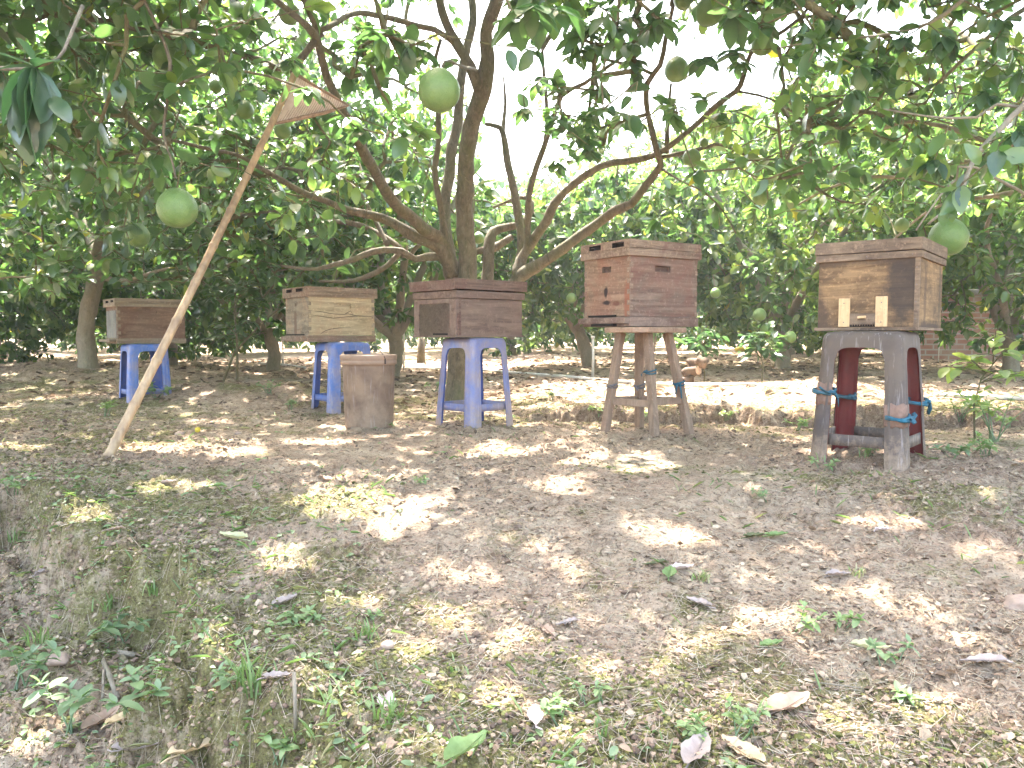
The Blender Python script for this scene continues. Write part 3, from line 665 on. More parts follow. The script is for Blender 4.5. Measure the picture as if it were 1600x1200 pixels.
for c in [(455, 95, 3.6), (480, 140, 3.3), (600, 90, 3.6), (660, 80, 3.4), (240, 160, 3.8), (560, 200, 3.6), (540, 185, 3.5), (830, 10, 2.4), (870, 15, 2.5), (805, 30, 2.6), (965, 40, 3.2), (985, 70, 3.4),
          (1030, 30, 3.2), (1150, 20, 3.0), (1190, 40, 3.2), (1100, 90, 3.6), (840, 130, 4.2), (930, 70, 3.6), (990, 90, 3.8), (900, 200, 4.6), (820, 170, 4.4)]:
    hand_cluster(T0, *c, n=9, size=.095 if c[2] > 3 else .11, droop=.5, tint=.35)
rq = random.Random(12)
for (xa, xb, ya, yb_, cnt_) in [(780, 1000, -25, 45, 26), (880, 1010, 40, 125, 13), (1000, 1230, -25, 55, 22), (820, 930, 100, 210, 12), (1130, 1270, 40, 110, 8), (560, 690, 30, 120, 12), (840, 960, 180, 262, 9), (930, 1000, 130, 200, 5), (1050, 1130, 60, 200, 8)]:
    for _ in range(cnt_):
        cx_, cy_ = rq.uniform(xa, xb), rq.uniform(ya, yb_)
        if min(math.hypot(cx_ - f_[0], cy_ - f_[1]) - f_[3] for f_ in FRUITPX) < 26: continue
        hand_cluster(T0, cx_, cy_, rq.uniform(3.0, 5.2), n=rq.randint(5, 9), size=rq.uniform(.06, .09), droop=rq.uniform(-.5, .5), tint=rq.uniform(.1, .6))
att = np.vstack([att, np.array(T0.nodes_extra), np.array(fruit_tops(-50, 1130))])
nl = T0.grow(att, 11, .080, leafkeep=keep0, seed=5, maxreach=1.6)
print('main tree leaves', nl)

# ------------------------------------------------------------ neighbours of the main tree
def keepn(p, ymin=2.6, lowf=None, kk=.5):
    px, py = proj(p); r = rng.uniform(0, 1, len(p)); inn = (px > -30) & (px < 1630) & (py > -20)
    k = (r < sky_keep(p)) & ~(inn & (p[:, 1] < ymin)) & ~sunlit_gap(p) & ~(stem_block(p) & (r < .9))
    if lowf is not None: k &= ~(inn & (py > lowf(px)))
    return k & (np.linalg.norm(p - np.array([0, 0, CZ]), axis=1) > 1.1)
# left tree with the mossy straight trunk
b1 = G(140, 574); D1 = b1[1]
T1 = Tree('pomelo_tree', b1, 'pomelo tree with straight mossy trunk standing left of the farthest left hive', 'tree', bark='bark_pale')
def L1(l, **k):
    p, r = poly([(x, y, D1 + d, w) for (x, y, d, w) in l]); return T1.limb(p, r, **k)
L1([(138, 580, 0, 36), (139, 566, 0, 30), (134, 530, 0, 27), (138, 495, 0, 25), (146, 455, 0, 25), (152, 425, 0, 24), (150, 395, 0, 22)], n=14)
for l in [[(150, 400, 0, 18), (165, 340, -.3, 14), (190, 270, -.6, 12), (200, 180, -.9, 9), (230, 80, -1.1, 6)], [(150, 400, 0, 18), (125, 340, .2, 13), (90, 300, .1, 10), (60, 200, -.1, 8), (40, 90, -.3, 5)],
          [(150, 405, 0, 14), (190, 370, -.2, 9), (250, 330, -.4, 7), (320, 290, -.6, 5)], [(148, 420, 0, 12), (110, 390, -.3, 8), (50, 370, -.7, 6), (-20, 340, -1, 4)], [(150, 400, 0, 14), (150, 320, .5, 11), (170, 220, 1, 7)],
          [(152, 430, 0, 10), (200, 440, -.2, 7), (260, 420, -.3, 5), (330, 425, -.4, 3)]]:
    L1(l)
rg1 = np.random.default_rng(8)
att = ellip((b1[0] + .1, b1[1] - .3, 2.1), (2.9, 2.2, 1.8), 3300, rg1, .3, .75)
px, py = proj(att); low1 = lambda px: np.interp(px, [0, 60, 120, 300, 420], [520, 500, 440, 455, 470])
att = att[keepn(att, 3, low1)]
T1.grow(att, 9, .088, leafkeep=lambda p: keepn(p, 3, low1), seed=6, T=TN)
# right tree, trunk outside the frame
b2 = np.array([3.75, 4.7, gz(3.75, 4.7)])
T2 = Tree('pomelo_tree', b2, 'pomelo tree right of the view whose thin pale branches reach over the rightmost hive', 'tree', bark='bark_pale')
T2.limb([b2 - (0, 0, .1), b2 + (0, 0, .3), b2 + (-.05, 0, .7)], [.1, .08, .075])
f2 = b2 + np.array([-.05, 0, .65])
def L2(l, r0=.03, **k):
    p, r = poly(l); mid = (f2 + p[0]) / 2 + np.array([0, 0, .1]); T2.limb([f2, mid] + p, [r0, (r0 + r[0]) / 2] + r, **k)
L2([(1700, 200, 4.6, 14), (1600, 252, 4.7, 9), (1525, 251, 4.8, 8), (1469, 259, 4.9, 7), (1412, 277, 5.0, 6), (1356, 277, 5.1, 5), (1300, 292, 5.2, 4), (1230, 330, 5.3, 3)])
L2([(1700, 250, 4.7, 10), (1600, 296, 4.9, 7), (1514, 311, 5.1, 6), (1450, 330, 5.2, 4), (1390, 380, 5.3, 3)])
L2([(1640, 240, 4.3, 9), (1544, 222, 4.4, 7), (1487, 199, 4.5, 7), (1412, 191, 4.7, 6), (1356, 210, 4.9, 5), (1290, 225, 5.0, 3)])
L2([(1700, -20, 4.2, 10), (1600, 15, 4.3, 8), (1525, 75, 4.4, 6), (1450, 139, 4.6, 5), (1380, 160, 4.7, 3)])
L2([(1660, 130, 2.9, 12), (1600, 165, 2.8, 10), (1562, 202, 2.75, 9), (1525, 244, 2.7, 8), (1505, 290, 2.65, 6), (1487, 319, 2.6, 4), (1450, 350, 2.6, 3)], .02)
L2([(1600, 168, 2.85, 5), (1525, 184, 2.85, 4), (1450, 182, 2.9, 3), (1380, 170, 3.0, 2)], .012)
L2([(1525, 262, 2.7, 4), (1495, 280, 2.7, 3.5), (1469, 305, 2.7, 3), (1431, 360, 2.7, 2)], .012)
L2([(1600, -60, 3.2, 8), (1506, 0, 3.2, 6), (1450, 37, 3.2, 5), (1375, 56, 3.3, 4), (1300, 60, 3.4, 3), (1217, 75, 3.5, 2)], .02)
for e in [(2.2, 3.2, 2.6), (3.2, 2.8, 2.6), (2.6, 4.4, 3.3), (3.2, 6.2, 3.0), (4.8, 4.5, 2.8)]:
    e = np.array(e); T2.limb([f2, (f2 + e) / 2 + np.array([0, 0, .25]), e], [.04, .028, .01], n=7)
rg2 = np.random.default_rng(18)
att = ellip((3.0, 4.4, 2.3), (2.5, 2.8, 1.5), 3600, rg2, .3, 1.0)
px, py = proj(att); inn = (px < 1630) & (py > -20); att = att[keepn(att, 2.7, lambda px: px * 0 + 345) & (~inn | (rg2.uniform(0, 1, len(att)) < .3))]
T2.nodes_extra = []
for c in [(1562, 240, 2.4, 3, .1), (1505, 285, 2.45, 3, .08), (1590, 205, 2.6, 6, .09), (1330, 85, 3.3, 9, .09), (1370, 105, 3.4, 9, .09), (1410, 60, 3.2, 9, .09), (1300, 30, 3.3, 8, .09), (1480, 60, 3.1, 8, .09), (1460, 250, 2.9, 6, .08), (1540, 150, 3, 7, .085), (1250, 40, 3.6, 9, .09)]:
    hand_cluster(T2, c[0], c[1], c[2], c[3], c[4], .9, .1)
att = np.vstack([att, T2.nodes_extra, fruit_tops(1130, 1700)])
T2.grow(att, 10, .075, leafkeep=lambda p: keepn(p, 2.3, lambda px: px * 0 + 390), seed=9, tintshift=.12)
# left near tree, trunk outside the frame
b3 = np.array([-3.1, 2.6, gz(-3.1, 2.6)])
T3 = Tree('pomelo_tree', b3, 'pomelo tree left of the view whose big dark leaves hang close at the upper left', 'tree')
T3.limb([b3 - (0, 0, .1), b3 + (0, 0, .3), b3 + (.05, 0, .7)], [.1, .08, .07]); f3 = b3 + np.array([.05, 0, .65])
for e in [(-2.2, 3.8, 2.4), (-1.9, 2.6, 2.5), (-3.6, 3.8, 2.6), (-2.6, 1.6, 2.5), (-4.0, 2.2, 2.4)]:
    e = np.array(e); T3.limb([f3, (f3 + e) / 2 + np.array([0, 0, .25]), e], [.045, .03, .01], n=7)
p, r = poly([(-260, 60, 1.6, 14), (-60, 100, 1.35, 9), (20, 108, 1.2, 6), (55, 104, 1.15, 5), (90, 92, 1.15, 4), (108, 60, 1.2, 5), (128, 10, 1.3, 6)])
T3.limb([f3, (f3 + p[0]) / 2 + np.array([0, 0, .25])] + p, [.03, .02] + r, n=8)
T3.nodes_extra = []
T3.nodes_extra.append(P(57, 106, 1.15))
for (ex, ey, l, w, n_) in [(2, 236, .125, .066, (-.8, -.5, .1)), (34, 246, .125, .062, (.25, -1, .1)), (66, 190, .085, .060, (.9, -.6, .2)), (20, 222, .1, .06, (-.5, -.9, .0)), (56, 228, .1, .06, (.7, -.8, .0)), (-20, 180, .1, .06, (-.9, -.4, .3)), (84, 176, .075, .045, (1, -.3, .3)), (84, 80, .075, .036, (0, -.3, 1)), (-20, 72, .09, .03, (.1, -.3, 1)), (-5, 98, .08, .02, (0, -.3, 1)), (28, 58, .055, .035, (.2, -.6, .8)), (108, 185, .042, .026, (.5, -1, .3))]:
    a = P(57 if l > .05 else 80, 106 if l > .045 else 150, 1.15); e = P(ex, ey, 1.12); T3.hand.append((a, nrmz(e - a), np.array(n_, float), float(np.linalg.norm(e - a)) * 1.0, w, .0))
att = ellip((-2.9, 2.9, 2.3), (1.9, 2.0, 1.2), 1500, np.random.default_rng(28), .3, 1.2)
att = np.vstack([att, ellip((-1.9, 2.4, 2.7), (1.6, 1.3, .5), 900, np.random.default_rng(29), 0., 2.0)]); att = att[keepn(att, 3.0, lambda px: px * 0 + 300)]; att = np.vstack([att, T3.nodes_extra])  # second set: leaves added above the view to shade the near leaf cluster
T3.grow(att, 9, .09, leafkeep=lambda p: keepn(p, 1.9, lambda px: px * 0 + 330) , seed=10)

# ------------------------------------------------------------ orchard behind
def bgtree(x, y, label, sc=1., seed=0, n=1300, size=.1, zc=1.75, rz=1.45, rx=2.1, keepsky=True, shift=.1, zmin=.35, group=None, inner=.45):
    b = np.array([x, y, gz(x, y)]); T = Tree('pomelo_tree', b, label, 'tree', group, 'leaf_far', 'bark_pale')
    T.generic(6, .45 * sc, rx * .85, zc + rz * .7, .075 * sc, seed)
    rg = np.random.default_rng(seed + 100)
    a = ellip((x, y, b[2] + zc), (rx, rx, rz), n, rg, inner, b[2] + zmin)
    f = (lambda p: rng.uniform(0, 1, len(p)) < sky_keep(p)) if keepsky else None
    if f: a = a[f(a)]
    a = a[vn(a[:, 0] * 2.1 + a[:, 2] * 1.7, a[:, 1] * 2.1 - a[:, 2] * 1.3, seed) > .27]
    T.grow(a, 12, size, leafkeep=f, seed=seed, T=TF, tintshift=shift); return T
BG = [(-6.2, 8.4, 'dark bushy pomelo tree at the far left edge behind the left trunk', 1.45, 1.5, .0), (-2.9, 9.6, 'dark leafy pomelo tree behind the bamboo pole', 1.8, 1.5, .02), (-1.3, 8.6, 'thin stemmed pomelo tree seen above the second hive and bucket', 1.7, 1.2, .1),
      (.9, 9.2, 'low pomelo tree seen between the trunk and the tall hive', 1.35, 1.1, .1), (3.1, 9.0, 'bright pomelo tree filling the gap between the two right hives', 1.75, 1.55, .25), (5.2, 8.2, 'bright pomelo tree behind the rightmost hive', 1.8, 1.6, .24), (7.3, 9.2, 'pale leafy pomelo tree at the far right edge', 1.8, 1.6, .25),
      (-4.7, 10.9, 'dark pomelo tree between the far left trunk and the pole, one row back', 1.5, 1.5, .05), (-8.4, 11.5, 'dark pomelo tree low at the left edge, one row back', 1.5, 1.5, .05),
      (4.3, 12.2, 'tall pale pomelo tree rising behind the gap between the two right hives', 2.4, 1.8, .3), (1.7, 12.8, 'tall hazy pomelo tree showing above and behind the tall hive', 2.2, 1.7, .25), (7.6, 12.6, 'tall bright pomelo tree behind the rightmost hive, one row back', 2.4, 1.8, .3)]
for i, (x, y, lb, zc, rz, sh) in enumerate(BG): bgtree(x, y, lb, 1, 40 + i, 2100 if i != 2 else 1200, .095, zc, rz, 2.1 if i not in (2, 3) else 1.6, True, sh, zmin=.08 if i not in (2, 3) else .5, inner=.25)  # sh raises the leaf tint: sunlit look painted into the right-hand trees
GD = 'pomelo trees in the distant rows'
protos = []
for k in range(3):
    t = bgtree(-6 + 6 * k, 14.5, 'distant pomelo tree of the far rows, a mass of small leaves behind the nearer trees', 1, 70 + k, 1500, .13, 1.6, 1.65, 2.4, False, .15, zmin=.06, group=GD, inner=.3); protos.append(t.root)
def copytree(r, loc, rz, s):
    c = r.copy(); COL.objects.link(c); c.location = loc; c.rotation_euler = (0, 0, rz); c.scale = (s, s, s)
    for ch in r.children: d = ch.copy(); COL.objects.link(d); d.parent = c
rd = random.Random(4)
for (y, xs) in [(13.5, (-10, 10.5)), (18, (-13, -9, -4.5, -.5, 4, 8.5, 13)), (24, (-17, -12, -6.5, -2, 3, 7.5, 12, 17)), (32, (-22, -16, -11, -5, 0, 5.5, 11, 16, 22)), (42, (-28, -21, -14, -7, 0, 7, 14, 21, 28))]:
    for x in xs:
        xx = x + rd.uniform(-.8, .8); yy = y + rd.uniform(-.8, .8); copytree(rd.choice(protos), (xx, yy, gz(xx, yy)), rd.uniform(0, 6.28), rd.uniform(.9, 1.15) * (1 + (y - 18) * .012))

# ------------------------------------------------------------ pomelos
def pomelo(px, py, rpx, label, d=None, T=None):
    r = .079 if d is None else rpx * d / F
    d = d or .079 * F / rpx; c = P(px, py, d)
    root = empty('pomelo', c, rd.uniform(0, 6), label, 'pomelo', 'green pomelos hanging in the trees')
    m = MB(); prof = []; n = 28
    for i in range(n + 1):
        a = math.pi * i / n; rr = math.sin(a) * r; z = math.cos(a) * r
        if z > 0: rr *= 1 - .13 * (z / r) ** 2; z *= 1.07
        z -= .03 * r * math.exp(-(rr / (.16 * r)) ** 2) * (1 if z > 0 else -1)
        prof.append((max(rr, 1e-4), z))
    m.lathe(prof, 36, wob=.008); m.build('skin', 'pomelo_skin', root)
    s = MB(); s.tube([(0, 0, r * .97), (.002, .001, r * 1.12), (.012, .0, r * 1.5), (.03, .01, r * 1.5 + .10)], [.006, .0032, .003, .003], 6)
    s.tube([(0, 0, r * .955), (0, 0, r * 1.03)], [.011, .006], 7); s.build('stalk', 'twig_bark', root)
for a in FRUIT:
    pomelo(*a[:3], a[3], a[4] if len(a) > 4 else None)

# ------------------------------------------------------------ brick wall far right
def brickmat():
    m, t, b, o = nodes('old_brick')
    v = mapped(t, (1, 1, 1), rot=(R(90), 0, 0)); br = N(t, 'ShaderNodeTexBrick'); L(t, v, br.inputs['Vector'])
    br.inputs['Scale'].default_value = 1; br.inputs['Brick Width'].default_value = .22; br.inputs['Row Height'].default_value = .075; br.inputs['Mortar Size'].default_value = .012
    br.inputs['Color1'].default_value = (.42, .20, .14, 1); br.inputs['Color2'].default_value = (.34, .17, .13, 1); br.inputs['Mortar'].default_value = (.42, .36, .30, 1)
    col = mixc(t, ramp(t, noise(t, v, 3, 6), [(.45, 0), (.7, .6)]), br.outputs['Color'], (.45, .38, .30))
    L(t, col, b.inputs['Base Color']); b.inputs['Roughness'].default_value = .9; bump(t, b, br.outputs['Fac'], -.5, .01)
brickmat()
simple('concrete', (.42, .40, .36), .9, 12, .2, .3, dirt=(.22, .2, .16))
w0 = G(1470, 548); wx, wy = w0[0], 11.2
wr = empty('brick_wall', (6.2, wy, gz(6.2, wy)), 0, 'low red brick wall with a pale coping far behind the rightmost stool', 'wall')
m = MB(); m.box(-.7, 4.5, 0, .22, -.2, .92); m.build('brickwork', 'old_brick', wr)
m = MB(); m.box(-.74, 4.54, -.04, .26, .923, 1.0); m.build('coping', 'concrete', wr, bev=.01)

# ------------------------------------------------------------ hives
REDW = dict(c1=(.30, .165, .12), c2=(.50, .30, .22))
wood('wood_h5', (0.106, 0.06, 0.03), (0.364, 0.231, 0.118), stain=(.045, .03, .022), amount=.42, gs=(3, 3, 38), seed=1.0,
     patch=[(-.22, -.12, .16, .05, .075, .16, (.045, .035, .03), .85), (-.22, .17, .05, .05, .05, .12, (.05, .035, .03), .7), (-.2, .0, .25, .08, .25, .02, (.08, .055, .04), .7), (0, -.17, .01, .3, .06, .03, (.05, .035, .03), .8), (.17, -.18, .15, .03, .05, .2, (.07, .05, .035), .7), (-.1, -.18, .12, .025, .05, .2, (.08, .05, .035), .6)])
wood('wood_h5_lid', (0.107, 0.074, 0.051), (0.283, 0.202, 0.134), stain=(.05, .035, .03), amount=.38, gs=(4, 4, 50), seed=2.1)
wood('wood_cleat', (.50, .33, .17), (.66, .47, .27), stain=(.3, .18, .1), amount=.1, gs=(60, 60, 3), seed=3)
wood('wood_h4_side', (0.106, 0.069, 0.054), (0.297, 0.212, 0.165), stain=(.23, .10, .075), amount=.42, gs=(2.5, 30, 34), seed=4.2, patch=[(.0, -.18, .03, .3, .05, .022, (.60, .38, .24), .8)])
wood('wood_h4_front', (0.14, 0.088, 0.062), (0.392, 0.268, 0.186), stain=(.27, .11, .075), amount=.45, gs=(30, 2.5, 30), seed=5.5,
     patch=[(-.23, .005, .175, .05, .016, .035, (.04, .03, .03), .95), (-.23, .0, .125, .05, .035, .014, (.04, .03, .03), .95), (-.23, -.16, .12, .05, .03, .14, (.30, .10, .06), .7), (-.23, -.08, .12, .04, .03, .015, (.16, .07, .05), .8)])
wood('wood_h4_lid', (0.148, 0.1, 0.073), (0.396, 0.289, 0.212), stain=(.16, .07, .06), amount=.36, gs=(3, 30, 40), seed=6.1)
wood('wood_h4_base', (0.12, 0.079, 0.063), (0.317, 0.223, 0.176), stain=(.10, .05, .045), amount=.35, gs=(3, 20, 30), seed=6.9)
wood('wood_h3', (0.084, 0.056, 0.044), (0.232, 0.165, 0.128), stain=(.20, .13, .105), amount=.35, gs=(3, 30, 34), seed=7.7)
wood('wood_h3_lid', (0.077, 0.048, 0.037), (0.23, 0.153, 0.12), stain=(.12, .055, .045), amount=.4, gs=(3, 30, 40), seed=8.7)
wood('panel_h3', (.22, .18, .12), (.33, .27, .185), stain=(.15, .125, .08), amount=.3, gs=(25, 25, 8), seed=8.1)
wood('wood_h2_pale', (0.199, 0.151, 0.091), (0.499, 0.405, 0.258), stain=(.38, .23, .14), amount=.25, gs=(3, 24, 30), seed=9.4)
wood('wood_h2_end', (0.116, 0.093, 0.069), (0.329, 0.269, 0.194), stain=(.42, .27, .16), amount=.35, gs=(24, 3, 24), seed=10.4, patch=[(-.23, .02, .11, .05, .03, .09, (.14, .085, .06), .8)])
wood('wood_h2_lid', (0.107, 0.075, 0.053), (0.328, 0.243, 0.173), stain=(.17, .085, .06), amount=.36, gs=(3, 24, 40), seed=11.2)
wood('wood_h1', (0.076, 0.045, 0.029), (0.254, 0.162, 0.105), stain=(.13, .065, .045), amount=.4, gs=(3, 20, 24), seed=12.5)
wood('wood_h1_lid', (0.112, 0.084, 0.057), (0.299, 0.235, 0.158), stain=(.2, .12, .09), amount=.25, gs=(3, 24, 40), seed=13.2)
wood('wood_h1_end', (0.09, 0.088, 0.078), (0.24, 0.234, 0.203), stain=(.28, .2, .15), amount=.3, gs=(24, 24, 5), seed=14.2)
simple('gap_shade', (.018, .013, .011), .95, 20, .3, 0)  # shade inside entrances and lid slots, painted near black; also crack lines
simple('nail', (.16, .13, .12), .5, 50, .3, 0)

def hive_root(name_label, N_, th, a, b, zb, cat='beehive'):
    """N_ near corner of the box (x, y); left face runs to +Y, right face to +X of the hive's own frame"""
    c, s = math.cos(th), math.sin(th); cx = N_[0] + c * b / 2 - s * a / 2; cy = N_[1] + s * b / 2 + c * a / 2
    return empty('beehive', (cx, cy, zb), th, name_label, cat, 'wooden beehives standing on stools')
def box_body(m, a, b, z0, z1, hl=(), hr=(), depth=.012, mi_l=0, mi_r=0, hm=None, th=.02):
    """hl/hr recesses on the left (-X) and right (-Y) faces, as u0,u1,v0,v1 measured from the corner N"""
    H = z1 - z0; m.mi = mi_l
    m.holed((-b / 2, -a / 2, z0), (0, 1, 0), (0, 0, 1), a, H, hl, (-1, 0, 0), depth, hm)
    m.mi = mi_r
    m.holed((-b / 2, -a / 2, z0), (1, 0, 0), (0, 0, 1), b, H, hr, (0, -1, 0), depth, hm)
    m.add([(b / 2, -a / 2, z0), (b / 2, a / 2, z0), (b / 2, a / 2, z1), (b / 2, -a / 2, z1)], [(0, 1, 2, 3)])
    m.add([(-b / 2, a / 2, z0), (b / 2, a / 2, z0), (b / 2, a / 2, z1), (-b / 2, a / 2, z1)], [(3, 2, 1, 0)])
    m.add([(-b / 2, -a / 2, z0), (b / 2, -a / 2, z0), (b / 2, a / 2, z0), (-b / 2, a / 2, z0)], [(3, 2, 1, 0)])
    m.add([(-b / 2, -a / 2, z1), (b / 2, -a / 2, z1), (b / 2, a / 2, z1), (-b / 2, a / 2, z1)], [(0, 1, 2, 3)])
def joints(m, a, b, z0, z1, n, corner='N', w=.020, p=.0016):
    """finger joint: ends of the boards standing a hair proud at a corner"""
    h = (z1 - z0) / n
    for i in range(n):
        zz0, zz1 = z0 + i * h + .0015, z0 + (i + 1) * h - .0015
        x, y = (-b / 2, -a / 2)
        if corner == 'N':
            if i % 2 == 0: m.box(x - p, x + .004, y - p * .5, y + w, zz0, zz1, .0006)
            else: m.box(x - p * .5, x + w, y - p, y + .004, zz0, zz1, .0006)
        elif corner == 'R':
            if i % 2 == 0: m.box(b / 2 - w, b / 2 + p, y - p, y + .004, zz0, zz1, .0006)
        else:
            if i % 2 == 0: m.box(x - p, x + .004, a / 2 - w, a / 2 + p, zz0, zz1, .0006)
def nailheads(pts, parent, r=.0028):
    m = MB()
    for (p, n) in pts:
        p = np.array(p, float); n = np.array(n, float); m.tube([p - n * .002, p + n * .0012], [r, r * .8], 7)
    m.build('nails', 'nail', parent)
def rim_lid(m, a, b, o, z0, z1, hl=(), th=.018, mi_top=0):
    A, B = a + 2 * o, b + 2 * o; m.holed((-B / 2, -A / 2, z0), (0, 1, 0), (0, 0, 1), A, z1 - z0, hl, (-1, 0, 0), .03, 1)
    for q in ([(-B / 2, -A / 2), (B / 2, -A / 2)], [(B / 2, -A / 2), (B / 2, A / 2)], [(B / 2, A / 2), (-B / 2, A / 2)]):
        m.add([(*q[0], z0), (*q[1], z0), (*q[1], z1), (*q[0], z1)], [(0, 1, 2, 3)])
    m.add([(-B / 2, -A / 2, z1), (B / 2, -A / 2, z1), (B / 2, A / 2, z1), (-B / 2, A / 2, z1)], [(0, 1, 2, 3)])
    m.add([(-B / 2, -A / 2, z0), (B / 2, -A / 2, z0), (B / 2, A / 2, z0), (-B / 2, A / 2, z0)], [(3, 2, 1, 0)])

# hive 5 (rightmost, dark stained)
a, b = .34, .44
H5 = hive_root('dark stained wooden beehive with two pale cleats, rightmost, on the purple grey stool', (1.42, 2.77), R(52), a, b, .500)
m = MB(); box_body(m, a, b, .011, .262); 
m.build('body', 'wood_h5', H5, bev=.0015, weld=True)
m = MB(); m.box(-b / 2 - .003, -b / 2 + .001, -a / 2 - .0025, -a / 2 + .012, .012, .26, .0008); m.box(-b / 2 - .0025, -b / 2 + .012, -a / 2 - .003, -a / 2 + .001, .012, .26, .0008); m.build('corner_post', 'wood_h5_lid', H5)
m = MB(); m.box(-b / 2 - .014, b / 2 + .004, -a / 2 - .006, a / 2 + .008, 0, .0105, .0008); m.build('bottom_board', 'wood_h5_lid', H5, bev=.001)
lid = MB(); lid.box(-b / 2 - .010, b / 2 + .010, -a / 2 - .010, a / 2 + .010, .254, .278, .0012); LD = lid.build('lid', 'wood_h5_lid', H5, bev=.0015)
m = MB(); m.box(-b / 2 - .013, b / 2 + .013, -a / 2 - .013, a / 2 + .013, .280, .3245, .0018); m.build('cap', 'wood_h5_lid', LD, bev=.002)
x = -b / 2
m = MB(); m.box(x - .009, x, a / 2 - .115, a / 2 - .076, .014, .118, .0008); m.build('cleat', 'wood_cleat', H5, bev=.001)
m = MB(); m.box(x - .009, x, a / 2 - .243, a / 2 - .203, .014, .122, .0008); m.build('cleat', 'wood_cleat', H5, bev=.001)
m = MB(); pts = []   # slider with zigzag bottom
y0, y1 = a / 2 - .2025, a / 2 - .1155; nz = 10
for i in range(nz * 2 + 1):
    yy = y1 + (y0 - y1) * i / (nz * 2); pts.append((x - .0065, yy, .016 + (.009 if i % 2 else 0)))
top = [(x - .0065, p[1], .062) for p in pts]; k = len(pts)
vs = pts + top + [(x - .0005, p[1], p[2]) for p in pts] + [(x - .0005, p[1], p[2]) for p in top]
m.add(vs, [(i, i + 1, k + i + 1, k + i) for i in range(k - 1)] + [(2 * k + i, i, i + 1, 2 * k + i + 1) for i in range(k - 1)] + [(k + i, k + i + 1, 3 * k + i + 1, 3 * k + i) for i in range(k - 1)])
en = m.build('entrance_slider', 'wood_h5_lid', H5)
m = MB(); m.box(x - .018, x - .0067, (y0 + y1) / 2 - .014, (y0 + y1) / 2 + .014, .044, .053, .001); m.build('knob', 'wood_cleat', en, bev=.001)
m = MB(); m.box(x - .0004, x + .002, y0, y1, .013, .030); m.build('entrance', 'gap_shade', H5)
nailheads([((x - .009, a / 2 - .095, z), (-1, 0, 0)) for z in (.03, .1)] + [((x - .009, a / 2 - .223, z), (-1, 0, 0)) for z in (.03, .1)] + [((x - .003, -a / 2 + .006, z), (-1, 0, 0)) for z in (.04, .1, .16, .22)] + [((x - .010, yy, .266), (-1, 0, 0)) for yy in (-.15, 0, .15)] + [((xx, -a / 2 - .010, .266), (0, -1, 0)) for xx in (-.18, .0, .18)], H5)

# hive 4 (tall reddish on the wooden stool)
a, b = .36, .46
H4 = hive_root('tall reddish beehive with two slots in its lid, on the four legged wooden stool', (.58, 3.90), R(32.7), a, b, .524)
m = MB(); m.mi = 1
box_body(m, a, b, .053, .360, hl=[(.145, .215, .225, .255)], hr=[(.165, .27, .225, .256)], depth=.02, mi_l=0, mi_r=1, hm=3); m.mi = 2; joints(m, a, b, .055, .350, 11); joints(m, a, b, .055, .35, 11, 'L'); joints(m, a, b, .055, .35, 11, 'R', .014); m.build('body', ['wood_h4_front', 'wood_h4_side', 'wood_h4_lid', 'wood_h3_lid'], H4)  # handle recesses lined with darker wood, painted shade
m = MB(); rim_lid(m, a, b, .016, .352, .388, []); lo = m.build('lid', ['wood_h4_lid', 'gap_shade'], H4, bev=.0015)
m = MB(); rim_lid(m, a, b, .015, .390, .431, [(.045, .135, .006, .030), (.225, .32, .006, .030)]); m.build('cap', ['wood_h4_lid', 'gap_shade'], lo, bev=.0012, weld=True)
m = MB(); m.box(-b / 2 - .006, b / 2 + .006, -a / 2 - .007, a / 2 + .006, .004, .052, .001)
m.box(-b / 2 - .035, -b / 2 - .0065, -a / 2 - .004, a / 2 + .012, .018, .046, .001)
bb = m.build('bottom_board', 'wood_h4_base', H4, bev=.0015)
m = MB(); m.box(-b / 2 - .0075, -b / 2 + .01, -a / 2 + .10, a / 2 - .04, .0525, .062); m.box(-b / 2 - .036, -b / 2 - .004, -a / 2 + .09, -a / 2 + .26, .004, .0175); m.build('entrance', 'gap_shade', H4)

# hive 3 (middle, framed end)
H3 = hive_root('low brown beehive with a framed olive end panel, in front of the thick trunk', (-.28, 3.98), R(42.4), a, b, .474)
m = MB(); box_body(m, a - .01, b - .006, .004, .196); m.build('body', 'wood_h3', H3, bev=.001, weld=True)
x = -b / 2; y = -a / 2
m = MB(); m.box(x - .004, x + .02, y, y + .055, 0.01, .196, .001); m.box(x - .004, x + .02, a / 2 - .045, a / 2, .01, .196, .001); m.box(x - .0035, x + .02, y + .055, a / 2 - .045, .172, .196, .001)
fr = m.build('end_frame', 'wood_h3', H3, bev=.0012)
m = MB(); m.box(x + .003, x + .006, y + .054, a / 2 - .044, .008, .173); m.build('end_panel', 'panel_h3', H3)
m = MB(); m.box(x - .010, b / 2 + .002, y - .004, a / 2 + .004, .0, .0095, .001); m.build('bottom_board', 'wood_h3', H3, bev=.001)
m = MB(); m.box(x + .0015, x + .004, y + .075, y + .20, .0105, .020); m.build('entrance', 'gap_shade', H3)
m = MB(); m.box(x + .004, x + .014, y - .006, y + .001, .012, .12, .001); m.box(x + .016, x + .028, y - .0045, y + .001, .012, .185, .001); m.build('side_batten', 'wood_h3_lid', H3, bev=.001)
m = MB(); m.box(x - .006, b / 2 + .006, y - .010, a / 2 + .008, .198, .236, .0016); lo = m.build('lid', 'wood_h3', H3, bev=.002)
m = MB(); m.box(x - .020, b / 2 + .014, y - .019, y - .0015, .243, .296, .002); m.box(x - .021, x - .003, y - .001, a / 2 + .016, .240, .290, .003)
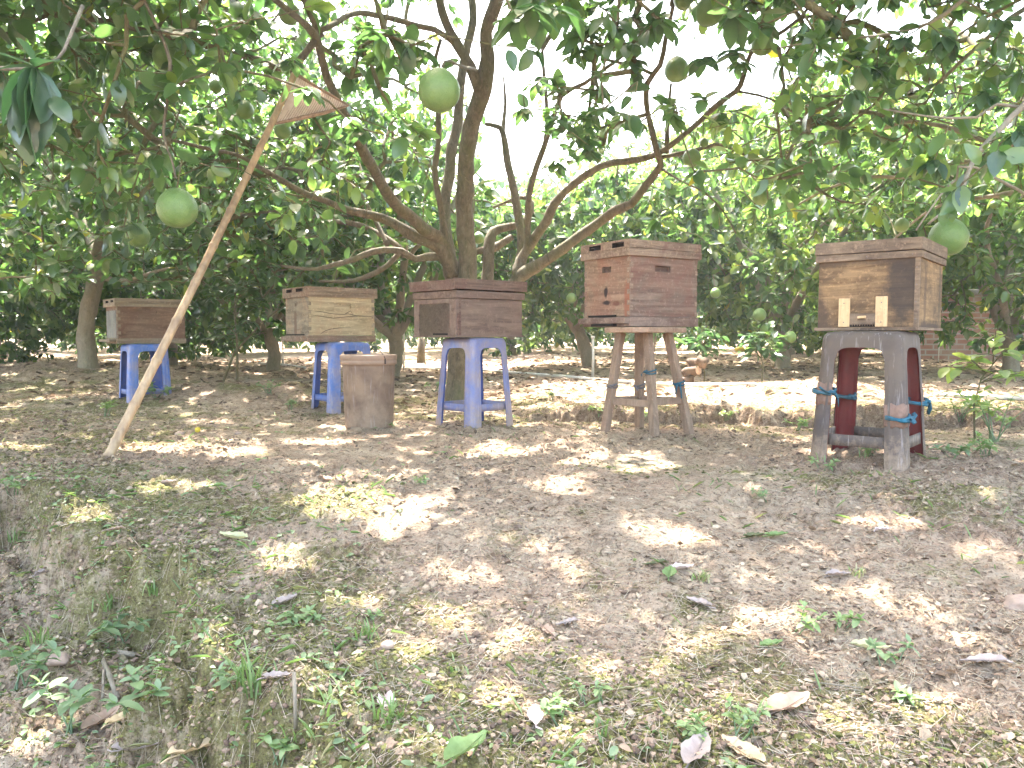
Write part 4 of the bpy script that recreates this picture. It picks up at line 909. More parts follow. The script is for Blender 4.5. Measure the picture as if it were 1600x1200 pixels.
m.box(b / 2 - .003, b / 2 + .014, y - .001, a / 2 + .014, .242, .292, .002); m.box(x - .003, b / 2 - .003, a / 2 - .002, a / 2 + .014, .242, .292, .002); m.box(x - .004, b / 2 - .003, y - .001, a / 2 - .002, .262, .288, .001); m.build('cap', 'wood_h3_lid', lo, bev=.0015)

# hive 2 (pale new side, behind the bucket)
H2 = hive_root('beehive with a pale cracked side board, on the blue stool behind the bucket', (-1.27, 4.93), R(37.9), a, b, .442)
m = MB(); box_body(m, a, b, .042, .285, hl=[(.14, .21, .185, .205)], hr=[(.175, .29, .172, .203)], depth=.012, mi_l=0, mi_r=1); m.mi = 0; joints(m, a, b, .045, .280, 9); joints(m, a, b, .045, .28, 9, 'R'); m.build('body', ['wood_h2_end', 'wood_h2_pale'], H2)
m = MB(); yy = -a / 2 - .0012
for cr in ([(-.225, .196), (-.15, .192), (-.11, .185), (-.06, .178), (.01, .176), (.04, .181), (.10, .170), (.2, .166), (.226, .164)], [(-.225, .172), (-.12, .158), (-.06, .152), (.0, .158), (.08, .166), (.226, .166)], [(-.15, .05), (-.12, .07), (-.08, .082), (-.02, .09), (.06, .092)], [(.015, .176), (.03, .185), (.06, .20), (.075, .176)]):
    m.tube([(p[0], yy + .001, p[1]) for p in cr], [.0005] + [.0016] * (len(cr) - 2) + [.0005], 5)
m.build('cracks', 'gap_shade', H2)
m = MB(); rim_lid(m, a, b, .016, .283, .312, []); lo = m.build('lid', ['wood_h2_lid', 'gap_shade'], H2, bev=.0015)
m = MB(); rim_lid(m, a, b, .015, .313, .346, [(.06, .165, .004, .024), (.23, .325, .004, .024)]); m.build('cap', ['wood_h2_lid', 'gap_shade'], lo, bev=.001, weld=True)
m = MB(); m.box(-b / 2 - .005, b / 2 + .006, -a / 2 - .006, a / 2 + .006, .001, .041, .001); m.box(-b / 2 - .030, -b / 2 - .0055, -a / 2 + .03, a / 2 + .012, .006, .034, .001); m.build('bottom_board', 'wood_h2_lid', H2, bev=.0015)
m = MB(); m.box(-b / 2 - .0065, -b / 2 + .01, -a / 2 + .06, a / 2 - .02, .0415, .050); m.build('entrance', 'gap_shade', H2)

# hive 1 (far left, brown)
a, b = .342, .437
H1 = hive_root('brown beehive partly crossed by the bamboo pole, farthest left on its small blue stool', (-2.66, 5.33), R(38.2), a, b, .427)
m = MB(); box_body(m, a, b, .036, .255, hl=[], hr=[(.16, .25, .175, .190)], depth=.01); m.mi = 1; joints(m, a, b, .038, .252, 9); m.build('body', ['wood_h1', 'wood_h1_lid'], H1)
m = MB(); m.box(-b / 2 - .004, -b / 2, -a / 2 + .03, a / 2 - .03, .04, .225, .002); m.build('end_panel', 'wood_h1_end', H1, bev=.001)
m = MB(); rim_lid(m, a, b, .016, .252, .276, []); lo = m.build('lid', ['wood_h1_lid', 'gap_shade'], H1, bev=.0015)
m = MB(); rim_lid(m, a, b, .015, .277, .308, [(.05, .13, .004, .020), (.2, .29, .004, .020)]); m.build('cap', ['wood_h1_lid', 'gap_shade'], lo, bev=.001, weld=True)
m = MB(); m.box(-b / 2 - .005, b / 2 + .006, -a / 2 - .006, a / 2 + .006, .001, .035, .001); m.box(-b / 2 - .05, -b / 2 - .0055, -a / 2 + .02, a / 2 + .012, .012, .030, .001); m.build('bottom_board', 'wood_h1_lid', H1, bev=.0015)

# ------------------------------------------------------------ plastic stools
simple('blue_plastic', (.065, .14, .42), .4, 25, .15, .1, dirt=(.26, .21, .22), damt=.42, spec=.45, mud=.8)
simple('blue_plastic_faded', (.12, .165, .40), .45, 25, .15, .1, dirt=(.27, .21, .19), damt=.6, spec=.4, mud=.8)
simple('purple_grey_plastic', (.060, .048, .050), .7, 14, .25, .15, dirt=(.12, .09, .068), damt=.85, spec=.35, dscale=5, mud=.8)
simple('red_plastic', (.15, .018, .018), .45, 14, .25, .1, dirt=(.13, .03, .025), damt=.5, spec=.4)
simple('blue_plastic_dark', (.05, .10, .36), .45, 14, .2, .1, dirt=(.16, .15, .2), damt=.4)
def plastic_stool(foot, th, bs, ts, H, mats, label, sink=.0):
    hb, ht = bs / 2, ts / 2; c, s = math.cos(th), math.sin(th)
    cx = foot[0] + c * hb - s * hb; cy = foot[1] + s * hb + c * hb
    root = empty('plastic_stool', (cx, cy, foot[2] - sink), th, label, 'stool', 'plastic stools under the beehives')
    H = H + sink; rc = .035; s0 = .75; Hs, Ha = .80 * H, .885 * H; v1, v2 = .185 * H, .265 * H
    dirs = [((0, -1), (1, 0)), ((1, 0), (0, 1)), ((0, 1), (-1, 0)), ((-1, 0), (0, -1))]
    def pt(k, sn, v, arc=None, off=0.):
        h = hb + (ht - hb) * (v / H); r = rc * h / hb; q_ = max(0, (v - (H - .03)) / .03); h -= .022 * (1 - math.sqrt(max(0, 1 - min(1, q_) ** 2)))
        n, u = dirs[k]
        if arc is None:
            q = sn * (h - r); return (n[0] * (h + off) + u[0] * q, n[1] * (h + off) + u[1] * q, v)
        n2, u2 = dirs[(k + 1) % 4]; ccx = n[0] * (h - r) + u[0] * (h - r); ccy = n[1] * (h - r) + u[1] * (h - r)
        return (ccx + (r + off) * (n[0] * math.cos(arc) + n2[0] * math.sin(arc)), ccy + (r + off) * (n[1] * math.cos(arc) + n2[1] * math.sin(arc)), v)
    def solid(o):
        md = o.modifiers.new('solid', 'SOLIDIFY'); md.thickness = .0035; md.offset = -1; md.material_offset = 1; md.material_offset_rim = 0; md.use_rim = 'leg' not in o.name and 'seat' not in o.name
    def strip(cols, rows):   # cols: list of functions v->point
        m = MB(); m.sm = True; n = len(cols); vs = []
        for i, (fn, va, vb) in enumerate(cols):
            for j in range(rows + 1): vs.append(fn(va + (vb - va) * j / rows))
        m.add(vs, [(i * (rows + 1) + j, (i + 1) * (rows + 1) + j, (i + 1) * (rows + 1) + j + 1, i * (rows + 1) + j + 1) for i in range(n - 1) for j in range(rows)]); return m
    for k in range(4):
        cols = []
        for sn in np.linspace(s0, 1, 6):
            fl = .0035 * (1 if .8 < sn < .93 else 0); cols.append((lambda v, sn=sn, fl=fl: pt(k, sn, v, off=fl * min(1, (Hs - v) / .04)), 0, Hs))
        for a_ in np.linspace(0, math.pi / 2, 6)[1:-1]: cols.append((lambda v, a_=a_: pt(k, 0, v, a_), 0, Hs))
        for sn in np.linspace(-1, -s0, 6):
            fl = .0035 * (1 if .8 < -sn < .93 else 0); cols.append((lambda v, sn=sn, fl=fl: pt((k + 1) % 4, sn, v, off=fl * min(1, (Hs - v) / .04)), 0, Hs))
        o = strip(cols, 8).build('leg', mats, root); solid(o)
        # stretcher
        cols = [(lambda v, sn=sn: pt(k, sn, v, off=-.006), v1 + .0 * sn, v2 - .012 * (1 - abs(sn / s0) ** 4) * 0) for sn in np.linspace(-s0 * 1.02, s0 * 1.02, 9)]
        o = strip(cols, 2).build('stretcher', [mats[0], mats[0]], root); solid(o)
    # seat: one ring of columns round the stool plus top
    m = MB(); m.sm = True; ring = []
    for k in range(4):
        for sn in np.linspace(-1, 1, 25):
            va = Hs if abs(sn) >= s0 else Hs + (Ha - Hs) * (1 - abs(sn / s0) ** 4.5) ** (1 / 2.2)
            ring.append(((lambda v, k=k, sn=sn: pt(k, sn, v)), va))
        for a_ in np.linspace(0, math.pi / 2, 6)[1:-1]: ring.append(((lambda v, k=k, a_=a_: pt(k, 0, v, a_)), Hs))
    n = len(ring); vs = []; rows = 8
    for fn, va in ring:
        for j in range(rows + 1): vs.append(fn(va + (H - .004 - va) * j / rows))
        p = fn(H); q = np.array([p[0], p[1], H - .003]) * (.985, .985, 1); vs.append(tuple(q)); vs.append((p[0] * .94, p[1] * .94, H)); vs.append((p[0] * .3, p[1] * .3, H))
    R_ = rows + 4
    m.add(vs, [(i * R_ + j, ((i + 1) % n) * R_ + j, ((i + 1) % n) * R_ + j + 1, i * R_ + j + 1) for i in range(n) for j in range(R_ - 1)] + [tuple(i * R_ + R_ - 1 for i in range(n))])
    o = m.build('seat', mats, root); solid(o)
    return root, (hb, ht, H, pt, s0)
simple('rag_blue', (.025, .105, .155), .9, 60, .4, .5, dirt=(.10, .13, .14), damt=.5, spec=.1)
simple('rag_grey', (.13, .135, .15), .9, 60, .4, .5, dirt=(.2, .15, .13), damt=.5, spec=.1)
simple('tape_brown', (.19, .115, .085), .8, 50, .3, .3)
def tie(parent, c, hw, mat, knot_dir, tails=((.02, -.03), (-.02, -.04)), w=.012, tilt=.008, seed=0, sq=True):
    """a strip of cloth wound round a leg, a knot and its loose ends"""
    rg = random.Random(seed); m = MB(); c = np.array(c, float)
    for t in range(2):
        pts = []
        for i in range(17):
            a_ = i / 16 * 2 * math.pi; e = 3.0; ca, sa = math.cos(a_), math.sin(a_); q = (abs(ca) ** e + abs(sa) ** e) ** (-1 / e)
            pts.append(c + np.array([ca * q * hw[0], sa * q * hw[1], tilt * math.sin(a_ + t * 1.5) + t * .006 + rg.uniform(-.001, .001)]))
        m.tube(pts, [w * rg.uniform(.35, .5) for _ in pts], 6, cap=False)
    kd = np.array([knot_dir[0], knot_dir[1], 0.]); kd /= np.linalg.norm(kd); kp = c + kd * (max(hw) * 1.12); sd = np.array([-kd[1], kd[0], 0])
    m.tube([kp - sd * .012, kp - sd * .004 + (0, 0, .004), kp + sd * .005, kp + sd * .013], [.005, w * .75, w * .7, .004], 8, flat=.8)
    for (dx, dz) in tails:
        p1 = kp + sd * dx * .5 + kd * .008; p2 = kp + sd * dx + kd * .012 + np.array([0, 0, dz * .5]); p3 = kp + sd * dx * 1.25 + kd * .006 + np.array([0, 0, dz])
        m.tube([kp, p1, p2, p3], [w * .35, w * .5, w * .65, w * .5], 6, flat=.3)
    return m.build('rag_tie', mat, parent)
ft5 = P(1415, 727, 2.66); ft5[2] = gz(ft5[0], ft5[1])
S5, (hb, ht, HH, ptf, s0_) = plastic_stool(ft5, R(50), .335, .27, .497 - ft5[2], ['purple_grey_plastic', 'red_plastic'], 'dusty purple grey stool, red inside, with blue rags on its legs', .01)
def legpos(hb, ht, H, sx, sy, f): h = hb + (ht - hb) * f - .026; return (sx * h, sy * h, f * H)
for (sx, sy, f, kd, tl) in [(-1, -1, .40, (.2, -1), ((.028, .018), (-.02, -.012))), (-1, 1, .56, (-.7, -1), ((-.045, .022), (.02, -.05))), (1, -1, .48, (.5, -1), ((.012, -.045), (.022, .006))), (1, 1, .5, (-1, -1), ((.01, -.01),))]:
    c_ = legpos(hb, ht, HH, sx, sy, f)
    if (sx, sy) != (1, 1):
        k_ = {(-1, -1): 3, (1, -1): 0, (-1, 1): 2}[(sx, sy)]; cols = [(k_, sn, None) for sn in np.linspace(s0_ - .01, 1, 6)] + [(k_, 0, a_) for a_ in np.linspace(0, math.pi / 2, 7)[1:-1]] + [((k_ + 1) % 4, sn, None) for sn in np.linspace(-1, -s0_ + .01, 6)]
        m = MB(); m.sm = True; za, zb_ = c_[2] - (.03 if sx > 0 or sy < 0 else .045), c_[2] + (.05 if sx > 0 or sy < 0 else .035); vs = []
        for q, (kk, sn, ar) in enumerate(cols):
            for j_ in range(4): vs.append(ptf(kk, sn, za + (zb_ - za) * j_ / 3 + .004 * math.sin(q * 1.3 + j_), ar, .0028))
        m.add(vs, [(i * 4 + j_, (i + 1) * 4 + j_, (i + 1) * 4 + j_ + 1, i * 4 + j_ + 1) for i in range(len(cols) - 1) for j_ in range(3)])
        tp = m.build('tape_wrap', 'tape_brown', S5); md = tp.modifiers.new('s', 'SOLIDIFY'); md.thickness = .002; md.offset = -1
    tie(S5, c_, (.036, .036), 'rag_blue', kd, tl, w=.014, seed=int(f * 100))
ft3 = P(738, 663, 3.98); ft3[2] = gz(ft3[0], ft3[1])
S3, _ = plastic_stool(ft3, R(45), .315, .25, .472 - ft3[2], ['blue_plastic_faded', 'blue_plastic_dark'], 'faded blue plastic stool with dusty rim under the middle hive', .008)
ft2 = P(517, 646, 4.86); ft2[2] = gz(ft2[0], ft2[1])
S2, _ = plastic_stool(ft2, R(38), .33, .27, .440 - ft2[2], ['blue_plastic', 'blue_plastic_dark'], 'bright blue plastic stool partly hidden by the bucket', .008)
ft1 = P(201, 622, 5.25); ft1[2] = gz(ft1[0], ft1[1]) 
S1, _ = plastic_stool(ft1, R(40), .29, .25, .425 - ft1[2], ['blue_plastic', 'blue_plastic_dark'], 'small bright blue plastic stool sunk in the mossy mound at left', .02)
# left edge: stool leg and hive corner just entering the frame
simple('dark_plastic', (.10, .085, .08), .6, 20, .2, .1)
ftx = np.array([-2.53, 3.62, 0]); ftx[2] = gz(-2.53, 3.62)
SX, _ = plastic_stool(ftx, R(112), .33, .27, .43 - ftx[2], ['dark_plastic', 'dark_plastic'], 'dark stool of which only one leg shows at the left edge', .01)
HX = empty('beehive', (-2.79, 3.72, .43), R(25), 'beehive of which only a reddish brown corner shows at the left edge', 'beehive', 'wooden beehives standing on stools')
m = MB(); m.box(-.23, .23, -.18, .18, .03, .25, .001); m.build('body', 'wood_h3', HX, bev=.002)
m = MB(); m.box(-.24, .30, -.185, .185, .0, .029, .001); m.build('bottom_board', 'wood_h3_lid', HX, bev=.002)
m = MB(); m.box(-.245, .245, -.195, .195, .252, .31, .001); m.build('lid', 'wood_h3_lid', HX, bev=.002)

# ------------------------------------------------------------ wooden stool under hive 4
wood('stool_wood', (.17, .115, .08), (.32, .225, .16), stain=(.2, .12, .085), amount=.25, gs=(34, 34, 3), seed=20.2)
wood('stool_top', (.27, .175, .12), (.45, .31, .22), stain=(.14, .08, .06), amount=.3, gs=(3, 34, 34), seed=21.2)
fpx = [(1023, 686, 3.78), (945, 673, 3.93), (1078, 677, 3.9), (999, 672, 4.12)]; tpx = [(1012, 522, 3.93), (970, 522, 3.99), (1043, 522, 3.98), (999, 522, 4.08)]
c4 = np.mean([P(*q) for q in tpx], 0); gc = gz(c4[0], c4[1]); S4 = empty('wooden_stool', (c4[0], c4[1], gc), 0, 'tall four legged wooden stool with rags tied round its legs', 'stool')
o4 = np.array([c4[0], c4[1], gc]); legs = []
for f_, t_ in zip(fpx, tpx):
    A = P(*f_); A[2] = gz(A[0], A[1]) - .01; B = P(*t_); B[2] = .497
    m = MB(); m.beam(A - o4, B - o4, .040, .034, (math.cos(.57), math.sin(.57), 0)); m.build('leg', 'stool_wood', S4, bev=.003); legs.append((A - o4, B - o4))
for (i, j, f_) in [(1, 0, .32), (0, 2, .34), (1, 3, .33), (3, 2, .33)]:
    A = legs[i][0] * (1 - f_) + legs[i][1] * f_; B = legs[j][0] * (1 - f_) + legs[j][1] * f_; m = MB(); m.beam(A, B, .018, .034); m.build('rail', 'stool_wood', S4, bev=.002)
m = MB(); cs, sn_ = math.cos(R(32.7)), math.sin(R(32.7)); ux = np.array([cs, sn_, 0]); uy = np.array([-sn_, cs, 0]); ctr = np.array([.0, .0, .5105 - gc])
pr = [(.155, -.145), (.165, .10), (.10, .155), (-.12, .155), (-.165, .11), (-.165, -.10), (-.11, -.155)]
vs = [ctr + ux * p[0] + uy * p[1] + (0, 0, z) for z in (-.0135, .0125) for p in pr]; n = len(pr)
m.add(vs, [tuple(range(n))[::-1], tuple(range(n, 2 * n))] + [(i, (i + 1) % n, (i + 1) % n + n, i + n) for i in range(n)]); m.build('seat', 'stool_top', S4, bev=.004)
for i, f_, kd, tl, mt in [(0, .62, (-1, -.5), ((.02, .012), (-.015, -.02)), 'rag_blue'), (1, .47, (-.3, -1), ((.02, .01), (-.03, -.06)), 'rag_grey'), (2, .50, (-.2, -1), ((.012, -.07), (-.012, -.05)), 'rag_blue'), (3, .46, (-1, -.8), ((-.02, .01), (.02, -.02)), 'rag_grey')]:
    c_ = legs[i][0] * (1 - f_) + legs[i][1] * f_; tie(S4, c_, (.027, .027), mt, kd, tl, w=.009, seed=i)

# ------------------------------------------------------------ bucket
simple('bucket_plastic', (.14, .092, .066), .75, 22, .2, .25, dirt=(.25, .175, .12), damt=.6, spec=.25, dscale=9, mud=.5)
simple('bucket_lid', (.27, .185, .13), .65, 22, .14, .15, dirt=(.33, .22, .16), damt=.4, spec=.3)
simple('wire', (.05, .035, .03), .6, 50, .2, 0)
pb = P(577, 660, 4.08); zb = gz(pb[0], pb[1]); rb = 37 * 4.08 / F; rt = 42 * 4.08 / F; Hb = .375
BK = empty('bucket', (pb[0], pb[1], zb - .004), 0, 'mud stained beige bucket with a rimmed lid beside the blue stool', 'bucket')
m = MB(); m.lathe([(.001, 0), (rb * .97, 0), (rb, .006), (rb * 1.015, .05), (rt * .965, Hb - .06), (rt * .965, Hb - .05), (rt * .985, Hb - .046), (rt * .985, Hb - .03)], 48, wob=.006); m.build('body', 'bucket_plastic', BK)
m = MB(); m.lathe([(rt * .985, Hb - .050), (rt * 1.03, Hb - .050), (rt * 1.035, Hb - .030), (rt * 1.015, Hb - .028), (rt * 1.04, Hb - .025), (rt * 1.045, Hb - .004), (rt * 1.03, Hb), (rt * .97, Hb + .001), (rt * .955, Hb - .004), (rt * .95, Hb - .018), (.001, Hb - .02)], 48, wob=.006); m.build('lid', 'bucket_lid', BK)
m = MB(); m.tube([(rt * .72, -rt * .72, Hb - .03), (rt * .75, -rt * .76, Hb - .022), (rt * .70, -rt * .76, Hb - .005), (rt * .55, -rt * .6, Hb + .018), (rt * .4, -rt * .45, Hb + .030)], .0022, 6)
m.tube([(rt * .735, -rt * .735, Hb - .045), (rt * .74, -rt * .75, Hb - .032), (rt * .73, -rt * .73, Hb - .02)], .004, 6); m.build('wire_handle', 'wire', BK)

# ------------------------------------------------------------ bamboo pole and net
def bamboo():
    m, t, b, o = nodes('bamboo'); v = mapped(t, (60, 60, 2)); n = noise(t, v, 1, 6, .6); v2 = mapped(t, (1, 1, 1)); n2 = noise(t, v2, 9, 5, .6)
    col = ramp(t, n, [(.3, (.34, .225, .125)), (.7, (.52, .37, .22))]); col = mixc(t, ramp(t, n2, [(.46, 0), (.66, .8)]), col, (.20, .125, .075))
    L(t, col, b.inputs['Base Color']); b.inputs['Roughness'].default_value = .5; bump(t, b, n, .2, .002)
bamboo()
dryleaf('net_mesh', (.72, .62, .56), (.84, .76, .70), .55)
simple('net_rim', (.34, .23, .17), .8, 60, .35, .4)
A = G(170, 714); B = P(473, 88, 4.05); PL = empty('bamboo_pole', A, 0, 'long bamboo pole leaning from the bare soil up to the branch at left', 'pole'); m = MB()
Lp = np.linalg.norm(B - A); pts = []; rad = []
bend = np.array([.0, 0, -.02])
nds = [0, .03, .105, .20, .29, .38, .47, .56, .65, .73, .81, .88, .94, 1]
for t_ in sorted(set(list(np.linspace(-.004, 1, 60)) + [x + d for x in nds for d in (-.004, 0, .004)])):
    if t_ > 1: continue
    r_ = .0195 * (1 - t_) + .0145 * t_
    dn = min(abs(t_ - x) for x in nds); r_ *= 1.2 if dn < .0015 else (1.05 if dn < .005 else 1)
    if t_ < .03: r_ *= .97
    pts.append(A * (1 - t_) + B * t_ + np.array([.012, 0, 0]) * math.sin(math.pi * t_) - A); rad.append(r_)
m.tube(pts, rad, 14); m.build('culm', 'bamboo', PL)
NT = empty('fruit_net', P(468, 122, 4.0), 0, 'triangular woven net with a reddish rim fixed at the pole tip', 'net'); o_ = P(468, 122, 4.0)
v0, v1_, v2_ = P(466, 118, 4.0) - o_, P(431, 193, 3.95) - o_, P(545, 165, 4.15) - o_
m = MB(); nn = 22; idx = {}; vs = []
for i in range(nn + 1):
    for j in range(nn + 1 - i):
        u, w_ = i / nn, j / nn; p = v0 * (1 - u - w_) + v1_ * u + v2_ * w_; p = p + np.array([0, .05, -.0]) * 27 * u * w_ * (1 - u - w_) ; idx[(i, j)] = len(vs); vs.append(p)
fs = []
for i in range(nn):
    for j in range(nn - i):
        fs.append((idx[(i, j)], idx[(i + 1, j)], idx[(i, j + 1)]))
        if i + j < nn - 1: fs.append((idx[(i + 1, j)], idx[(i + 1, j + 1)], idx[(i, j + 1)]))
m.sm = True; m.add(vs, fs)
# woven strands
m2 = MB()
for q in range(1, 26):
    t_ = q / 26; a1 = v0 * (1 - t_) + v2_ * t_; a2 = v1_ * (1 - t_) + v2_ * t_; mid = (a1 + a2) / 2 + np.array([0, .04, 0]) * (1 - t_)
    m2.tube([a1 + (0, -.003, 0), mid + (0, -.002, 0), a2 + (0, -.003, 0)], .0009, 4)
cl = m.build('net_cloth', 'net_mesh', NT); md = cl.modifiers.new('s', 'SOLIDIFY'); md.thickness = .002
m2.build('strands', 'net_rim', NT)
m = MB(); m.tube([v1_, v1_ * .66 + v2_ * .34 + (0, -.01, -.008), v1_ * .33 + v2_ * .67 + (0, -.01, -.008), v2_], [.010, .017, .015, .006], 8, .5, flat=.6); m.tube([v0, v2_], [.009, .005], 6, .3); m.build('rim', 'net_rim', NT)

# ------------------------------------------------------------ irrigation pipes, risers, stakes
simple('pvc', (.60, .58, .54), .5, 14, .12, .1, dirt=(.36, .29, .22), damt=.35)
def pipe(pts, r, label):
    A = pts[0]; m = MB(); m.tube([np.array(p) - A + (0, 0, r * .6) for p in pts], r, 10); root = m.build('irrigation_pipe', 'pvc'); root.location = tuple(A); tag(root, label, 'pipe', 'pale irrigation pipes on the ground'); return root
def onG(px, py): return G(px, py)
pipe([onG(405, 569), onG(440, 571), onG(476, 576)], .018, 'short pale pipe ending at the left of the second blue stool')
pts = [onG(x, y) for x, y in [(625, 577), (660, 577), (700, 578), (760, 580), (800, 584), (850, 588), (900, 592), (960, 598), (1020, 602), (1090, 604), (1180, 604)]]
pipe(pts, .018, 'long pale pipe lying across the sunny strip behind the hives')
pipe([onG(x, y) for x, y in [(1462, 619), (1520, 622), (1560, 624), (1640, 626)]], .016, 'pale pipe on the ground at the right edge behind the sapling')
def riser(px, py0, py1, r, label):
    A = G(px, py0); B = P(px, py1, A[1]); h = B[2] - A[2]; root = empty('riser_pipe', A, 0, label, 'riser pipe', 'upright irrigation risers')
    m = MB(); m.tube([(0, 0, -.03), (.004, 0, h * .5), (0, 0, h)], r, 8); m.build('tube', 'pvc', root); m = MB(); m.tube([(0, 0, h - .005), (0, 0, h + .02)], r * 1.5, 8); m.build('cap', 'pvc', root)
riser(631, 578, 512, .011, 'thin grey riser standing right of the bucket')
riser(926, 592, 528, .013, 'pale riser standing left of the wooden stool')
riser(442, 571, 533, .009, 'thin riser left of the second hive')
riser(411, 556, 522, .009, 'short distant riser left of the second blue stool')
riser(1466, 565, 530, .008, 'thin riser seen right of the purple grey stool')
A = G(658, 566); m = MB(); m.tube([(0, 0, -.05), (.0, 0, .1), (.01, 0, .34)], [.062, .058, .05], 9, .4); o = m.build('stump', 'bark'); o.location = tuple(A); tag(o, 'short reddish stump under the left side of the middle hive', 'stump')
A = G(1012, 552); root = empty('slat_bundle', A, 0, 'dark upright slats leaning behind the wooden stool', 'slats')
for i in range(5):
    m = MB(); m.beam((i * .06 - .12, 0, -.02), (i * .06 - .12 + .01 * i, .05, .32), .035, .015); m.build('slat', 'bark', root)
# firewood pile
wood('firewood_skin', (.09, .06, .04), (.22, .15, .105), amount=.5, gs=(30, 30, 5), seed=30); wood('firewood_cut', (.38, .25, .17), (.5, .36, .26), gs=(20, 20, 20), seed=31)
A = G(1072, 604)
for i, (dx, dz, ln, r, an, el, lb) in enumerate([(-.02, .045, .22, .045, .3, 0, 'thick log lying lowest in the pile behind the wooden stool'), (.05, .13, .2, .042, -.5, .1, 'middle log with its pale cut end facing the viewer'), (.10, .20, .2, .05, 2.6, -.35, 'tilted brown log on top of the pile'), (-.08, .03, .2, .03, 1.2, 0, 'thin log at the left foot of the pile')]):
    root = empty('log', A + np.array([dx, .02 * i, dz]), an, lb, 'log', 'firewood logs behind the wooden stool')
    ln *= .72; d = np.array([math.cos(el) * .95, -math.cos(el) * .45, math.sin(el)]) * ln / 2
    m = MB(); m.tube([-d, -d * .3, d * .4, d], [r, r * 1.06, r, r * .97], 10, 1.6); m.build('bark', 'firewood_skin', root); m = MB(); m.tube([d * .99, d * 1.02], [r * .9, r * .86], 10); m.build('cut_end', 'firewood_cut', root)
simple('yellow_skin', (.62, .45, .04), .6, 12, .2, .1, dirt=(.4, .26, .05))
A = G(1156, 549); m = MB(); m.lathe([(.001, -.05), (.06, -.03), (.10, .02), (.09, .06), (.04, .085), (.001, .09)], 16, wob=.1); o = m.build('fallen_pomelo', 'yellow_skin'); o.location = tuple(A); tag(o, 'yellow ripe fruit fallen far back between the two right hives', 'fallen fruit')
A = G(309, 676); m = MB(); m.lathe([(.001, 0), (.011, .004), (.015, .014), (.011, .024), (.001, .028)], 12); o = m.build('fallen_fruitlet', 'yellow_skin'); o.location = tuple(A); tag(o, 'tiny yellow fruitlet lying right of the pole foot', 'fallen fruit')
simple('stone', (.30, .22, .17), .9, 30, .3, .5)
def stone(px, py, r, label, sd_=0, mat='stone'):
    A = G(px, py); bm = bmesh.new(); bmesh.ops.create_icosphere(bm, subdivisions=3, radius=r)
    for v in bm.verts:
        k = 1 + .35 * mnoise.noise(v.co / r * 1.1 + Vector((sd_, 0, 0))) + .1 * mnoise.noise(v.co / r * 4); v.co *= k; v.co.z *= .6
    me = bpy.data.meshes.new('stone'); bm.to_mesh(me); bm.free(); me.materials.append(MATS[mat]); me.polygons.foreach_set('use_smooth', [True] * len(me.polygons))
    o = bpy.data.objects.new('stone', me); COL.objects.link(o); o.location = (A[0], A[1], A[2] + r * .2); tag(o, label, 'stone')
stone(280, 680, .024, 'brown stone beside the tiny yellow fruitlet', 1); stone(92, 1040, .022, 'grey stone among the weeds at bottom left', 3)
stone(1590, 950, .03, 'pale clod at the right edge of the foreground', 5); stone(605, 1012, .012, 'pinkish pebble on the mossy slope', 8); stone(372, 678, .016, 'orange brown clod right of the pole foot', 9)

# ------------------------------------------------------------ fallen leaves
dryleaf('leaf_brown', (.26, .17, .12), (.42, .30, .22)); dryleaf('leaf_grey', (.24, .19, .17), (.40, .33, .29)); dryleaf('leaf_pink', (.48, .37, .34), (.64, .52, .48)); dryleaf('leaf_tan', (.44, .32, .18), (.60, .46, .28))
dryleaf('leaf_green', (.13, .20, .06), (.22, .32, .12), .3); dryleaf('leaf_olive', (.07, .08, .03), (.13, .13, .05)); dryleaf('leaf_pale', (.42, .42, .22), (.58, .55, .34), .3)
def fallen(px, py, Ls, mat, yaw, label, curl=.45, tilt=.07, w=.52, lift=.004, sd_=0):
    A = G(px, py); m = MB(); m.sm = True; nl_, nw = 14, 8; rg = random.Random(sd_ + px); vs = []
    cr = rg.uniform(-.6, .6)
    for i in range(nl_ + 1):
        t_ = i / nl_; wd = w * Ls * .5 * (math.sin(math.pi * min(1, t_ * .96 + .02)) ** .75) * (1 - .25 * t_) * (1 + .06 * math.sin(t_ * 17 + rg.random()))
        for j in range(nw + 1):
            s_ = j / nw * 2 - 1; x_ = (t_ - .5) * Ls; y_ = s_ * wd
            z_ = lift + curl * Ls * ((t_ - .5) ** 2) * .9 * (1 if cr > -.2 else -.3) + abs(s_) ** 1.4 * wd * .55 * (1 + cr * math.sin(t_ * 5)) + .10 * wd * mnoise.noise(Vector((t_ * 5, s_ * 2, px))) - .0015 * math.cos(t_ * 60) * abs(s_) + tilt * x_
            vs.append((x_, y_, z_))
    m.add(vs, [(i * (nw + 1) + j, i * (nw + 1) + j + 1, (i + 1) * (nw + 1) + j + 1, (i + 1) * (nw + 1) + j) for i in range(nl_) for j in range(nw)])
    zmin = min(v[2] for v in vs)
    o = empty('fallen_leaf', (A[0], A[1], A[2] + .001 - min(zmin, 0)), yaw, label, 'fallen leaf', 'single fallen leaves on the soil')
    m.build('blade', mat, o)
    s2 = MB(); s2.tube([(-Ls * .62, rg.uniform(-.01, .01), lift + tilt * -Ls * .55), (-Ls * .5, 0, lift + tilt * -Ls * .5 + .001), (0, 0, lift + .0015), (Ls * .42, 0, lift + tilt * Ls * .42 + curl * Ls * .15)], [.0014, .0016, .001, .0005], 5); s2.build('midrib', mat, o)
